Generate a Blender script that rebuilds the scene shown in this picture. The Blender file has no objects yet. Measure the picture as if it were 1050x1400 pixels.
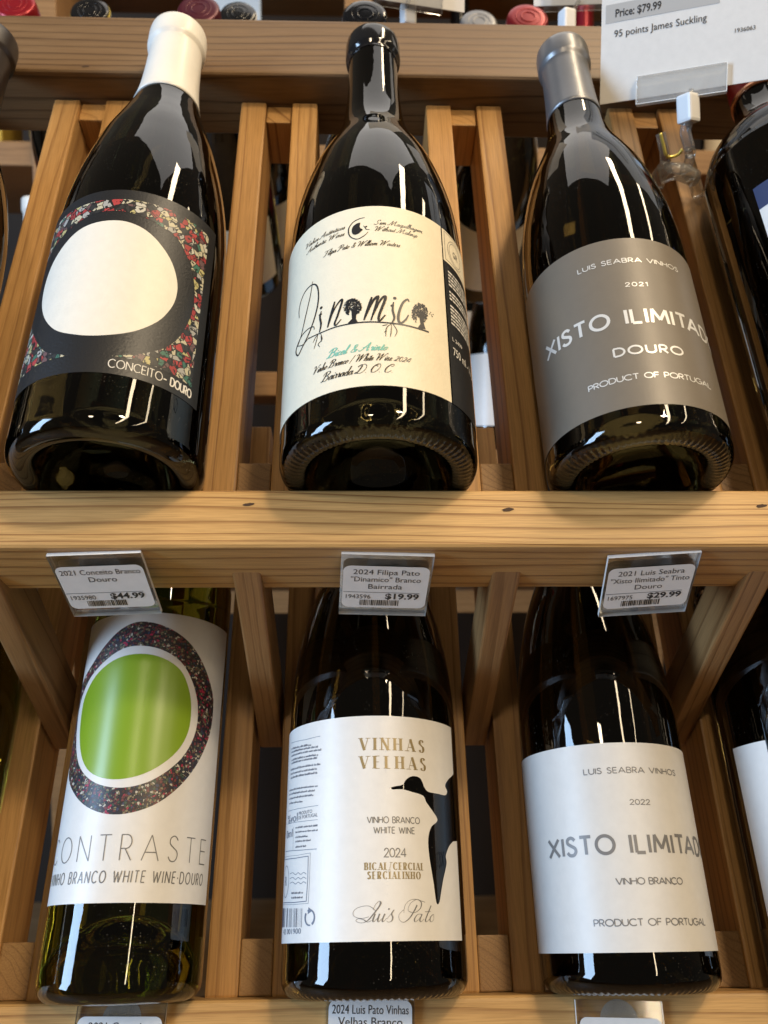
import bpy, bmesh, math, random
from math import sin, cos, pi, radians, sqrt, atan2, hypot
from mathutils import Vector, Matrix
from mathutils.geometry import delaunay_2d_cdt

# ------------------------------------------------------------------ camera, world, lamps, exposure
SC = bpy.context.scene
COL = SC.collection
CAMPOS = Vector((0, 0, 1.35))
F_PX, TH, YAW, ROLL, AL = 1129.0, radians(27.97), radians(1.77), radians(0.12), radians(32.3)
PITCH = TH - AL                                    # camera looks about 4 degrees down
FWD = Vector((sin(YAW)*cos(PITCH), cos(YAW)*cos(PITCH), sin(PITCH)))
RGT = FWD.cross(Vector((0, 0, 1))).normalized()
UPV = RGT.cross(FWD)
RGT, UPV = RGT*cos(ROLL) + UPV*sin(ROLL), UPV*cos(ROLL) - RGT*sin(ROLL)
cam_d = bpy.data.cameras.new('camera')
cam = bpy.data.objects.new('camera', cam_d); COL.objects.link(cam)
cam.matrix_world = Matrix(((RGT.x, UPV.x, -FWD.x, CAMPOS.x), (RGT.y, UPV.y, -FWD.y, CAMPOS.y), (RGT.z, UPV.z, -FWD.z, CAMPOS.z), (0, 0, 0, 1)))
cam_d.sensor_fit = 'VERTICAL'; cam_d.sensor_height = 36; cam_d.sensor_width = 27
cam_d.lens = 36*F_PX/1400
cam_d.clip_start = .01; cam_d.clip_end = 60
cam_d.dof.use_dof = True; cam_d.dof.focus_distance = .36; cam_d.dof.aperture_fstop = 13
SC.camera = cam

wd = bpy.data.worlds.new('World'); SC.world = wd; wd.use_nodes = True
wd.node_tree.nodes['Background'].inputs[0].default_value = (1.0, .86, .68, 1)
wd.node_tree.nodes['Background'].inputs[1].default_value = .115

def lamp(name, kind, loc, target, energy, color, sx=.1, sy=None, spread=None):
    d = bpy.data.lights.new(name, kind); d.energy = energy; d.color = color
    if kind == 'AREA':
        d.shape = 'RECTANGLE'; d.size = sx; d.size_y = sy or sx
        if spread: d.spread = radians(spread)
    o = bpy.data.objects.new(name, d); COL.objects.link(o)
    o.location = CAMPOS + Vector(loc)
    dr = Vector(target) - Vector(loc)
    o.rotation_euler = dr.to_track_quat('-Z', 'Y').to_euler()
    return o
def strip(name, a, b, width, energy, color, target=(0, .35, -.05)):
    """long tube fixture between a and b, facing the rack"""
    a, b = Vector(a), Vector(b); m = (a+b)/2
    d = bpy.data.lights.new(name, 'AREA'); d.energy = energy; d.color = color
    d.shape = 'RECTANGLE'; d.size = width; d.size_y = (b-a).length
    o = bpy.data.objects.new(name, d); COL.objects.link(o)
    y = (b-a).normalized(); z = -(Vector(target)-m).normalized()
    x = y.cross(z).normalized(); z = x.cross(y).normalized()
    o.matrix_world = Matrix.Translation(CAMPOS+m) @ Matrix((x, y, z)).transposed().to_4x4()
    return o
WARM = (1.0, .80, .54)
strip('ceiling_strip', (.50, .80, 1.5), (1.55, -4.2, 1.5), .10, 56, WARM)
strip('ceiling_strip', (1.05, .9, 1.5), (2.2, -2.3, 1.5), .06, 14, WARM)
lamp('track_spot', 'AREA', (.62, -.55, 1.45), (0, .35, 0), 15, WARM, .15)
lamp('track_spot', 'AREA', (-.3, -1.1, 1.3), (0, .35, 0), 6, WARM, .15)
lamp('shop_window', 'AREA', (-2.4, -.75, .45), (0, .3, 0), 105, (.48, .70, 1.0), .6, 1.9)
lamp('rear_fill_light', 'AREA', (.1, .95, 1.4), (0, 1.0, 0), 4.0, (1, .95, .90), .85)  # added fill for the bottles behind the rack, not a shop fixture
SC.view_settings.view_transform = 'Standard'; SC.view_settings.look = 'None'
SC.view_settings.exposure = -.2; SC.view_settings.gamma = 1
SC.cycles.use_denoising = True
SC.cycles.max_bounces = 10; SC.cycles.transmission_bounces = 8; SC.cycles.transparent_max_bounces = 12
SC.cycles.caustics_reflective = False; SC.cycles.caustics_refractive = False

# ------------------------------------------------------------------ frames
# rack frame, millimetres from the camera: X right, Y up along the leaning bottles, Z out of the rack towards the viewer
AX, AY, AZ = Vector((1, 0, 0)), Vector((0, sin(AL), cos(AL))), Vector((0, -cos(AL), sin(AL)))
def W(x, y, z): return CAMPOS + (AX*x + AY*y + AZ*z)*.001
RACK_ROT = Matrix((AX, AY, AZ)).transposed().to_4x4()           # rack frame -> world directions
def ray(px, py):
    v = RGT*((px-525)/F_PX) + UPV*((700-py)/F_PX) + FWD
    return v
def at(px, py, depth_mm): return CAMPOS + ray(px, py)*depth_mm*.001
def rk(v): return Vector((v.dot(AX), v.dot(AY), v.dot(AZ)))
def on_cyl(px, py, X, D, r, Y0):
    """label coordinates (mm round the bottle, mm above its foot) of a photo pixel"""
    v = rk(ray(px, py)); A = v.x**2+v.z**2; B = -2*(v.x*X - v.z*D); C = X*X+D*D-r*r
    di = max(B*B-4*A*C, 0)
    t = (-B-sqrt(di))/(2*A); p = v*t
    return (atan2(p.x-X, p.z+D)*r, p.y-Y0)

# ------------------------------------------------------------------ node materials
def mat(name):
    m = bpy.data.materials.new(name); m.use_nodes = True
    nt = m.node_tree; b = nt.nodes['Principled BSDF']
    return m, nt, b
def N(nt, t, **kw):
    n = nt.nodes.new(t)
    for k, v in kw.items():
        if hasattr(n, k): setattr(n, k, v)
        else: n.inputs[k.replace('_', ' ')].default_value = v
    return n
def ramp(nt, stops):
    n = nt.nodes.new('ShaderNodeValToRGB'); e = n.color_ramp.elements
    while len(e) < len(stops): e.new(.5)
    for q, (p, c) in zip(e, stops): q.position = p; q.color = (*c, 1) if len(c) == 3 else c
    return n
def plain(name, col, rough=.5, metal=0, spec=.5, bump=0, bscale=900, coat=0):
    m, nt, b = mat(name)
    b.inputs['Base Color'].default_value = (*col, 1); b.inputs['Roughness'].default_value = rough
    b.inputs['Metallic'].default_value = metal; b.inputs['Specular IOR Level'].default_value = spec
    b.inputs['Coat Weight'].default_value = coat; b.inputs['Coat Roughness'].default_value = .15
    tc = N(nt, 'ShaderNodeTexCoord')
    if bump:
        no = N(nt, 'ShaderNodeTexNoise', Scale=bscale, Detail=4.0); bp = N(nt, 'ShaderNodeBump', Strength=bump, Distance=.0004)
        nt.links.new(tc.outputs['Object'], no.inputs['Vector']); nt.links.new(no.outputs['Fac'], bp.inputs['Height'])
        nt.links.new(bp.outputs['Normal'], b.inputs['Normal'])
        # faint tone variation of the paper itself
        hs = N(nt, 'ShaderNodeMix', data_type='RGBA', blend_type='MULTIPLY'); hs.inputs[0].default_value = .12
        n2 = N(nt, 'ShaderNodeTexNoise', Scale=bscale*.25, Detail=5.0)
        nt.links.new(tc.outputs['Object'], n2.inputs['Vector'])
        hs.inputs[6].default_value = (*col, 1); nt.links.new(n2.outputs['Fac'], hs.inputs[7]); nt.links.new(hs.outputs[2], b.inputs['Base Color'])
    return m
def wood(name, light, dark, ring=190., tint=1.):
    """softwood: long growth-ring lines along local X, pores, satin finish; each piece differs"""
    m, nt, b = mat(name); L = nt.links.new
    tc = N(nt, 'ShaderNodeTexCoord'); oi = N(nt, 'ShaderNodeObjectInfo')
    off = N(nt, 'ShaderNodeVectorMath', operation='SCALE'); off.inputs[0].default_value = (3.1, 5.3, 7.7); L(oi.outputs['Random'], off.inputs['Scale'])
    add = N(nt, 'ShaderNodeVectorMath', operation='ADD'); L(tc.outputs['Object'], add.inputs[0]); L(off.outputs[0], add.inputs[1])
    st = N(nt, 'ShaderNodeVectorMath', operation='MULTIPLY'); st.inputs[1].default_value = (.10, 1, 1); L(add.outputs[0], st.inputs[0])
    warp = N(nt, 'ShaderNodeTexNoise', Scale=22., Detail=2.0); L(st.outputs[0], warp.inputs['Vector'])
    wsc = N(nt, 'ShaderNodeVectorMath', operation='SCALE'); wsc.inputs['Scale'].default_value = .022; L(warp.outputs['Color'], wsc.inputs[0])
    pos = N(nt, 'ShaderNodeVectorMath', operation='ADD'); L(st.outputs[0], pos.inputs[0]); L(wsc.outputs[0], pos.inputs[1])
    sp = N(nt, 'ShaderNodeSeparateXYZ'); L(pos.outputs[0], sp.inputs[0])
    ty = N(nt, 'ShaderNodeMath', operation='MULTIPLY_ADD'); L(sp.outputs['Z'], ty.inputs[0]); ty.inputs[1].default_value = .62; L(sp.outputs['Y'], ty.inputs[2])
    # uneven ring spacing
    n1 = N(nt, 'ShaderNodeTexNoise', noise_dimensions='1D', Scale=60., Detail=1.0); L(ty.outputs[0], n1.inputs['W'])
    ty2 = N(nt, 'ShaderNodeMath', operation='MULTIPLY_ADD'); L(n1.outputs['Fac'], ty2.inputs[0]); ty2.inputs[1].default_value = .012; L(ty.outputs[0], ty2.inputs[2])
    rs = N(nt, 'ShaderNodeMapRange'); L(oi.outputs['Random'], rs.inputs[0]); rs.inputs['To Min'].default_value = ring*.62; rs.inputs['To Max'].default_value = ring*1.25
    ms = N(nt, 'ShaderNodeMath', operation='MULTIPLY'); L(ty2.outputs[0], ms.inputs[0]); L(rs.outputs[0], ms.inputs[1])
    fr = N(nt, 'ShaderNodeMath', operation='FRACT'); L(ms.outputs[0], fr.inputs[0])
    rp = ramp(nt, [(0, (.10, .10, .10)), (.45, (0, 0, 0)), (.74, (.22, .22, .22)), (.88, (1, 1, 1)), (.95, (1, 1, 1)), (1, (.10, .10, .10))]); L(fr.outputs[0], rp.inputs[0])
    # fibres
    fs = N(nt, 'ShaderNodeVectorMath', operation='MULTIPLY'); fs.inputs[1].default_value = (.035, 1, 1); L(add.outputs[0], fs.inputs[0])
    fib = N(nt, 'ShaderNodeTexNoise', Scale=1500., Detail=3.0); L(fs.outputs[0], fib.inputs['Vector'])
    big = N(nt, 'ShaderNodeTexNoise', Scale=16., Detail=3.0); L(st.outputs[0], big.inputs['Vector'])
    amt = N(nt, 'ShaderNodeMath', operation='MULTIPLY_ADD'); L(big.outputs['Fac'], amt.inputs[0]); amt.inputs[1].default_value = 1.5; amt.inputs[2].default_value = .0
    wn = N(nt, 'ShaderNodeTexWhiteNoise', noise_dimensions='1D'); L(oi.outputs['Random'], wn.inputs['W'])
    pw = N(nt, 'ShaderNodeMapRange'); L(wn.outputs['Value'], pw.inputs[0]); pw.inputs['To Min'].default_value = .35; pw.inputs['To Max'].default_value = .95
    am2 = N(nt, 'ShaderNodeMath', operation='MULTIPLY'); L(amt.outputs[0], am2.inputs[0]); L(pw.outputs[0], am2.inputs[1])
    lin = N(nt, 'ShaderNodeMath', operation='MULTIPLY'); L(rp.outputs['Color'], lin.inputs[0]); L(am2.outputs[0], lin.inputs[1])
    mx = N(nt, 'ShaderNodeMix', data_type='RGBA'); mx.inputs[6].default_value = (*light, 1); mx.inputs[7].default_value = (*dark, 1); L(lin.outputs[0], mx.inputs[0])
    fr2 = ramp(nt, [(.25, (.72, .68, .62)), (.6, (1.06, 1.04, 1.0))]); L(fib.outputs['Fac'], fr2.inputs[0])
    m2 = N(nt, 'ShaderNodeMix', data_type='RGBA', blend_type='MULTIPLY'); m2.inputs[0].default_value = .8; L(mx.outputs[2], m2.inputs[6]); L(fr2.outputs['Color'], m2.inputs[7])
    br = ramp(nt, [(.3, (.78, .72, .66)), (.65, (1.08, 1.05, 1.0))]); L(big.outputs['Fac'], br.inputs[0])
    m3 = N(nt, 'ShaderNodeMix', data_type='RGBA', blend_type='MULTIPLY'); m3.inputs[0].default_value = .9; L(m2.outputs[2], m3.inputs[6]); L(br.outputs['Color'], m3.inputs[7])
    tn = N(nt, 'ShaderNodeHueSaturation'); L(m3.outputs[2], tn.inputs['Color'])
    vv = N(nt, 'ShaderNodeMapRange'); L(wn.outputs['Value'], vv.inputs[0]); vv.inputs['To Min'].default_value = 1.1; vv.inputs['To Max'].default_value = .86; L(vv.outputs[0], tn.inputs['Value'])
    L(tn.outputs[0], b.inputs['Base Color'])
    rr = N(nt, 'ShaderNodeMapRange'); rr.inputs['To Min'].default_value = .36; rr.inputs['To Max'].default_value = .6; L(fib.outputs['Fac'], rr.inputs[0]); L(rr.outputs[0], b.inputs['Roughness'])
    b.inputs['Specular IOR Level'].default_value = .35
    hh = N(nt, 'ShaderNodeMath', operation='SUBTRACT'); L(fib.outputs['Fac'], hh.inputs[0]); L(lin.outputs[0], hh.inputs[1])
    bp = N(nt, 'ShaderNodeBump', Strength=.25, Distance=.0004); L(hh.outputs[0], bp.inputs['Height']); L(bp.outputs['Normal'], b.inputs['Normal'])
    return m
def glass(name, tint, dust=.2, ior=1.47):
    """bottle glass full of wine, with a scatter of shop dust on the outside"""
    m, nt, b = mat(name); L = nt.links.new
    b.inputs['Base Color'].default_value = (*tint, 1); b.inputs['Roughness'].default_value = .015
    b.inputs['Transmission Weight'].default_value = 1; b.inputs['IOR'].default_value = ior
    tc = N(nt, 'ShaderNodeTexCoord')
    # very slight waviness of moulded glass
    wn = N(nt, 'ShaderNodeTexNoise', Scale=55., Detail=2.0); L(tc.outputs['Object'], wn.inputs['Vector'])
    bp = N(nt, 'ShaderNodeBump', Strength=.10, Distance=.0012); L(wn.outputs['Fac'], bp.inputs['Height']); L(bp.outputs['Normal'], b.inputs['Normal'])
    vo = N(nt, 'ShaderNodeTexVoronoi', Scale=1000.); L(tc.outputs['Object'], vo.inputs['Vector'])
    sz = N(nt, 'ShaderNodeSeparateColor'); L(vo.outputs['Color'], sz.inputs[0])
    th = N(nt, 'ShaderNodeMath', operation='MULTIPLY_ADD'); L(sz.outputs[0], th.inputs[0]); th.inputs[1].default_value = .34; th.inputs[2].default_value = -.13
    cmp_ = N(nt, 'ShaderNodeMath', operation='LESS_THAN'); L(vo.outputs['Distance'], cmp_.inputs[0]); L(th.outputs[0], cmp_.inputs[1])
    pn = N(nt, 'ShaderNodeTexNoise', Scale=38., Detail=2.0); L(tc.outputs['Object'], pn.inputs['Vector'])
    pr = ramp(nt, [(.45, (0, 0, 0)), (.72, (1, 1, 1))]); L(pn.outputs['Fac'], pr.inputs[0])
    f1 = N(nt, 'ShaderNodeMath', operation='MULTIPLY'); L(cmp_.outputs[0], f1.inputs[0]); L(pr.outputs['Color'], f1.inputs[1])
    f2 = N(nt, 'ShaderNodeMath', operation='MULTIPLY'); L(f1.outputs[0], f2.inputs[0]); f2.inputs[1].default_value = dust
    df = N(nt, 'ShaderNodeBsdfDiffuse'); df.inputs['Color'].default_value = (.55, .5, .42, 1)
    ms = N(nt, 'ShaderNodeMixShader'); L(f2.outputs[0], ms.inputs[0]); L(b.outputs[0], ms.inputs[1]); L(df.outputs[0], ms.inputs[2])
    L(ms.outputs[0], nt.nodes['Material Output'].inputs['Surface'])
    return m
def acrylic(name, haze=0.):
    m, nt, b = mat(name); L = nt.links.new
    fr = N(nt, 'ShaderNodeFresnel', IOR=1.49)
    tr = N(nt, 'ShaderNodeBsdfTransparent'); tr.inputs[0].default_value = (.96, .96, .95, 1)
    gl = N(nt, 'ShaderNodeBsdfGlossy', Roughness=.06)
    hf = N(nt, 'ShaderNodeMath', operation='MULTIPLY'); L(fr.outputs[0], hf.inputs[0]); hf.inputs[1].default_value = .6
    ms = N(nt, 'ShaderNodeMixShader'); L(hf.outputs[0], ms.inputs[0]); L(tr.outputs[0], ms.inputs[1]); L(gl.outputs[0], ms.inputs[2])
    df = N(nt, 'ShaderNodeBsdfDiffuse'); df.inputs['Color'].default_value = (.8, .79, .76, 1)
    tc = N(nt, 'ShaderNodeTexCoord'); no = N(nt, 'ShaderNodeTexNoise', Scale=160., Detail=5.0); L(tc.outputs['Object'], no.inputs['Vector'])
    mr = N(nt, 'ShaderNodeMapRange'); mr.inputs['From Min'].default_value = .4; mr.inputs['From Max'].default_value = .8; mr.inputs['To Min'].default_value = .0+haze; mr.inputs['To Max'].default_value = .07+haze; L(no.outputs['Fac'], mr.inputs[0])
    m2 = N(nt, 'ShaderNodeMixShader'); L(mr.outputs[0], m2.inputs[0]); L(ms.outputs[0], m2.inputs[1]); L(df.outputs[0], m2.inputs[2])
    L(m2.outputs[0], nt.nodes['Material Output'].inputs['Surface'])
    return m
def mosaic(name, stops, scale, dark, lines=.06):
    """printed patchwork of small coloured cells with dark leading"""
    m, nt, b = mat(name); L = nt.links.new
    uv = N(nt, 'ShaderNodeUVMap'); uv.uv_map = 'label_mm'
    wn = N(nt, 'ShaderNodeTexNoise', Scale=.5, Detail=3.0); L(uv.outputs[0], wn.inputs['Vector'])
    sc = N(nt, 'ShaderNodeVectorMath', operation='MULTIPLY_ADD'); L(wn.outputs['Color'], sc.inputs[0]); sc.inputs[1].default_value = (.35, .35, 0); L(uv.outputs[0], sc.inputs[2])
    v1 = N(nt, 'ShaderNodeTexVoronoi', Scale=scale); L(sc.outputs[0], v1.inputs['Vector'])
    s1 = N(nt, 'ShaderNodeSeparateColor'); L(v1.outputs['Color'], s1.inputs[0])
    rp = ramp(nt, stops); rp.color_ramp.interpolation = 'CONSTANT'; L(s1.outputs[0], rp.inputs[0])
    v2 = N(nt, 'ShaderNodeTexVoronoi', feature='DISTANCE_TO_EDGE', Scale=scale); L(sc.outputs[0], v2.inputs['Vector'])
    lt = N(nt, 'ShaderNodeMath', operation='LESS_THAN'); L(v2.outputs['Distance'], lt.inputs[0]); lt.inputs[1].default_value = lines
    n3 = N(nt, 'ShaderNodeTexNoise', Scale=.55, Detail=2.0); L(uv.outputs[0], n3.inputs['Vector'])
    g3 = N(nt, 'ShaderNodeMath', operation='GREATER_THAN'); L(n3.outputs['Fac'], g3.inputs[0]); g3.inputs[1].default_value = dark
    mxm = N(nt, 'ShaderNodeMath', operation='MAXIMUM'); L(lt.outputs[0], mxm.inputs[0]); L(g3.outputs[0], mxm.inputs[1])
    mx = N(nt, 'ShaderNodeMix', data_type='RGBA'); L(mxm.outputs[0], mx.inputs[0]); L(rp.outputs['Color'], mx.inputs[6]); mx.inputs[7].default_value = (.012, .012, .013, 1)
    L(mx.outputs[2], b.inputs['Base Color']); b.inputs['Roughness'].default_value = .42
    return m

M = {}
M['wood'] = wood('pine_wood', (.62, .385, .152), (.28, .135, .042))
M['weathered'] = wood('weathered_rail_wood', (.215, .135, .070), (.10, .057, .027), 120.)
M['slat'] = wood('slat_wood', (.55, .32, .122), (.25, .12, .038), 150.)
M['old'] = wood('bracket_wood', (.38, .215, .090), (.20, .10, .036), 150.)
M['endgrain'] = wood('end_grain_wood', (.33, .20, .088), (.17, .09, .036), 330.)
M['mark'] = plain('staple_hole_dark', (.06, .03, .014), .8)
M['black_glass'] = glass('dark_bottle_glass', (.016, .013, .005))
M['brown_glass'] = glass('amber_bottle_glass', (.030, .021, .006))
M['green_glass'] = glass('olive_bottle_glass', (.20, .20, .018), .35)
M['cream'] = plain('cream_label_paper', (.82, .745, .575), .48, 0, .4, .35)
M['white'] = plain('white_label_paper', (.76, .74, .705), .38, 0, .45, .12)
M['pearl'] = plain('pearl_label_paper', (.62, .60, .565), .44, .02, .45, .08)
M['egg_white'] = plain('egg_white_paper', (.80, .76, .67), .42, 0, .45, .3)
M['grey_label'] = plain('grey_label_paper', (.172, .145, .112), .42, .08, .45, .08)
M['black_label'] = plain('black_label_paper', (.014, .014, .015), .42, 0, .5, .3)
M['ink'] = plain('black_ink', (.015, .015, .017), .4)
M['grey_ink'] = plain('grey_ink', (.16, .155, .15), .4)
M['slate_ink'] = plain('slate_ink', (.13, .15, .20), .5)
M['silver_ink'] = plain('silver_foil', (.72, .70, .66), .35, .3)
M['white_ink'] = plain('white_ink', (.72, .70, .66), .5)
M['gold_ink'] = plain('gold_foil', (.27, .205, .095), .4, .25)
M['teal_ink'] = plain('teal_ink', (.17, .46, .36), .5)
M['green_print'] = plain('green_print', (.215, .345, .016), .30, 0, .5)
M['cap_white'] = plain('white_capsule', (.82, .79, .72), .34, 0, .5, .12, 300)
M['cap_black'] = plain('black_capsule', (.008, .008, .009), .1, 0, .6)
M['cap_grey'] = plain('grey_capsule', (.20, .20, .205), .33, .55, .5, .15, 300)
M['cap_red'] = plain('red_capsule', (.30, .012, .02), .3, .35)
M['cap_wine'] = plain('wine_red_capsule', (.085, .012, .022), .35, .3)
M['cap_brown'] = plain('brown_capsule', (.020, .012, .008), .4, .1)
M['copper'] = plain('copper_band', (.62, .30, .17), .25, .9)
M['yellow'] = plain('yellow_band', (.7, .55, .12), .3, .5)
M['navy'] = plain('navy_label', (.03, .045, .11), .45)
M['tag_paper'] = plain('tag_paper', (.86, .86, .85), .5, 0, .35, .1)
M['card'] = plain('sign_card', (.70, .68, .65), .6, 0, .3, .1)
M['card_band'] = plain('sign_grey_band', (.40, .39, .375), .6)
M['acrylic'] = acrylic('clear_acrylic')
M['clip'] = acrylic('frosted_clip', .22)
M['plastic'] = acrylic('moulded_clear_plastic', .07)
M['edge'] = plain('acrylic_edge', (.82, .82, .80), .25)
M['nylon'] = plain('white_nylon', (.80, .80, .80), .4)
M['adhesive'] = plain('adhesive_pad', (.45, .43, .40), .5, 0, .4, .6, 1500)
M['mosaic1'] = mosaic('stained_glass_print', [(0, (.32, .04, .04)), (.14, (.50, .46, .33)), (.34, (.03, .03, .03)), (.50, (.36, .35, .33)), (.62, (.05, .15, .11)), (.71, (.40, .05, .05)), (.80, (.45, .40, .18)), (.88, (.14, .08, .08)), (.95, (.52, .50, .42))], .31, .57, .05)
M['mosaic2'] = mosaic('dark_mosaic_print', [(0, (.05, .02, .02)), (.2, (.16, .04, .04)), (.38, (.02, .02, .03)), (.55, (.22, .18, .10)), (.68, (.05, .08, .05)), (.78, (.04, .05, .10)), (.86, (.50, .46, .38)), (.93, (.38, .02, .06))], .95, .62, .06)
M['floor'] = wood('floor_boards', (.34, .22, .12), (.2, .12, .06), 20.)
M['dark_wall'] = plain('shop_wall_paint', (.035, .024, .017), .8)
M['box_blue'] = plain('pale_blue_carton', (.45, .55, .66), .6)
M['box_yellow'] = plain('yellow_carton', (.62, .42, .06), .6)

# ------------------------------------------------------------------ object helpers
def link(name, me, parent=None, m=None, mw=None):
    o = bpy.data.objects.new(name, me); COL.objects.link(o)
    if m is not None and not me.materials: me.materials.append(m)
    if parent is not None: o.parent = parent
    if mw is not None: o.matrix_basis = mw
    return o
def empty(name, mw, label, cat, group=None):
    o = bpy.data.objects.new(name, None); COL.objects.link(o); o.empty_display_size = .02
    o.matrix_world = mw; o['label'] = label; o['category'] = cat
    if group: o['group'] = group
    return o
def mesh(name, vs, fs, m, smooth=False, uvs=None):
    me = bpy.data.meshes.new(name); me.from_pydata([tuple(v) for v in vs], [], fs)
    if smooth: me.shade_smooth()
    if uvs:
        l = me.uv_layers.new(name='label_mm')
        for lp in me.loops: l.data[lp.index].uv = uvs[lp.vertex_index]
    me.materials.append(m); me.update(); return me
def box_mesh(name, sx, sy, sz, m, bev=.0012, seg=2):
    bm = bmesh.new(); bmesh.ops.create_cube(bm, size=1)
    for v in bm.verts: v.co = Vector((v.co.x*sx, v.co.y*sy, v.co.z*sz))
    if bev: bmesh.ops.bevel(bm, geom=bm.edges[:], offset=bev, segments=seg, affect='EDGES', profile=.6)
    me = bpy.data.meshes.new(name); bm.to_mesh(me); bm.free(); me.materials.append(m)
    return me
def lathe(name, prof, m, seg=96, ridge=None):
    """prof: list of (r, z) in mm; ridge(r, z, th) -> (r, z) may knurl it"""
    vs, fs = [], []; n = len(prof); closed0 = prof[0][0] < 1e-6; closed1 = prof[-1][0] < 1e-6
    idx = []
    for k, (r, z) in enumerate(prof):
        if r < 1e-6: idx.append([len(vs)]*seg); vs.append((0, 0, z*.001)); continue
        row = []
        for s in range(seg):
            th = 2*pi*s/seg; rr, zz = (r, z) if ridge is None else ridge(r, z, th)
            row.append(len(vs)); vs.append((rr*sin(th)*.001, -rr*cos(th)*.001, zz*.001))
        idx.append(row)
    for k in range(n-1):
        a, b = idx[k], idx[k+1]
        for s in range(seg):
            t = (s+1) % seg; f = [a[s], a[t], b[t], b[s]]
            g = []
            for q in f:
                if q not in g: g.append(q)
            if len(g) > 2: fs.append(g)
    return mesh(name, vs, fs, m, True)
def spl(pts, closed=False, n=8):
    """Catmull-Rom through the points"""
    P = list(pts); out = []; c = len(P)
    rng = range(c) if closed else range(c-1)
    for i in rng:
        if closed: p0, p1, p2, p3 = P[i-1], P[i], P[(i+1) % c], P[(i+2) % c]
        else: p0, p1, p2, p3 = P[max(i-1, 0)], P[i], P[i+1], P[min(i+2, c-1)]
        for k in range(n):
            t = k/n; t2, t3 = t*t, t*t*t
            out.append(tuple(.5*(2*p1[d]+(p2[d]-p0[d])*t+(2*p0[d]-5*p1[d]+4*p2[d]-p3[d])*t2+(3*p1[d]-p0[d]-3*p2[d]+p3[d])*t3) for d in range(len(p1))))
    if not closed: out.append(tuple(P[-1]))
    return out

# ------------------------------------------------------------------ flat artwork -> triangles in mm, then laid on a surface
def cdt(polys, holes=(), extra=()):
    vs, faces = [], []
    for p in list(polys)+list(holes):
        if sum(p[j-1][0]*p[j][1]-p[j][0]*p[j-1][1] for j in range(len(p))) < 0: p = p[::-1]
        faces.append(list(range(len(vs), len(vs)+len(p)))); vs += [Vector((float(a[0]), float(a[1]))) for a in p]
    vs += [Vector(e) for e in extra]
    np_ = len(polys)
    r = delaunay_2d_cdt(vs, [], faces, 0, 1e-4, False)
    ov, of = r[0], r[2]
    P = []
    for i, f in enumerate(faces):
        q = [(vs[k].x, vs[k].y) for k in f]; xs = [a[0] for a in q]; ys = [a[1] for a in q]
        P.append((i < np_, min(xs), max(xs), min(ys), max(ys), q))
    def inside(x, y, q):
        c = False; x0, y0 = q[-1]
        for x1, y1 in q:
            if (y1 > y) != (y0 > y) and x < (x0-x1)*(y-y1)/(y0-y1)+x1: c = not c
            x0, y0 = x1, y1
        return c
    keep = []
    for f in of:
        x = sum(ov[k].x for k in f)/len(f); y = sum(ov[k].y for k in f)/len(f); ok = False
        for solid, xa, xb, ya, yb, q in P:
            if (ok and solid) or x < xa or x > xb or y < ya or y > yb: continue
            if inside(x, y, q):
                if solid: ok = True
                else: ok = False; break
        if ok: keep.append(f)
    return [(v.x, v.y) for v in ov], keep
def dense(poly, step=1.8):
    out = []
    for a, b in zip(poly, poly[1:]+poly[:1]):
        k = max(1, int(hypot(b[0]-a[0], b[1]-a[1])/step))
        out += [(a[0]+(b[0]-a[0])*q/k, a[1]+(b[1]-a[1])*q/k) for q in range(k)]
    return out
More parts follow.
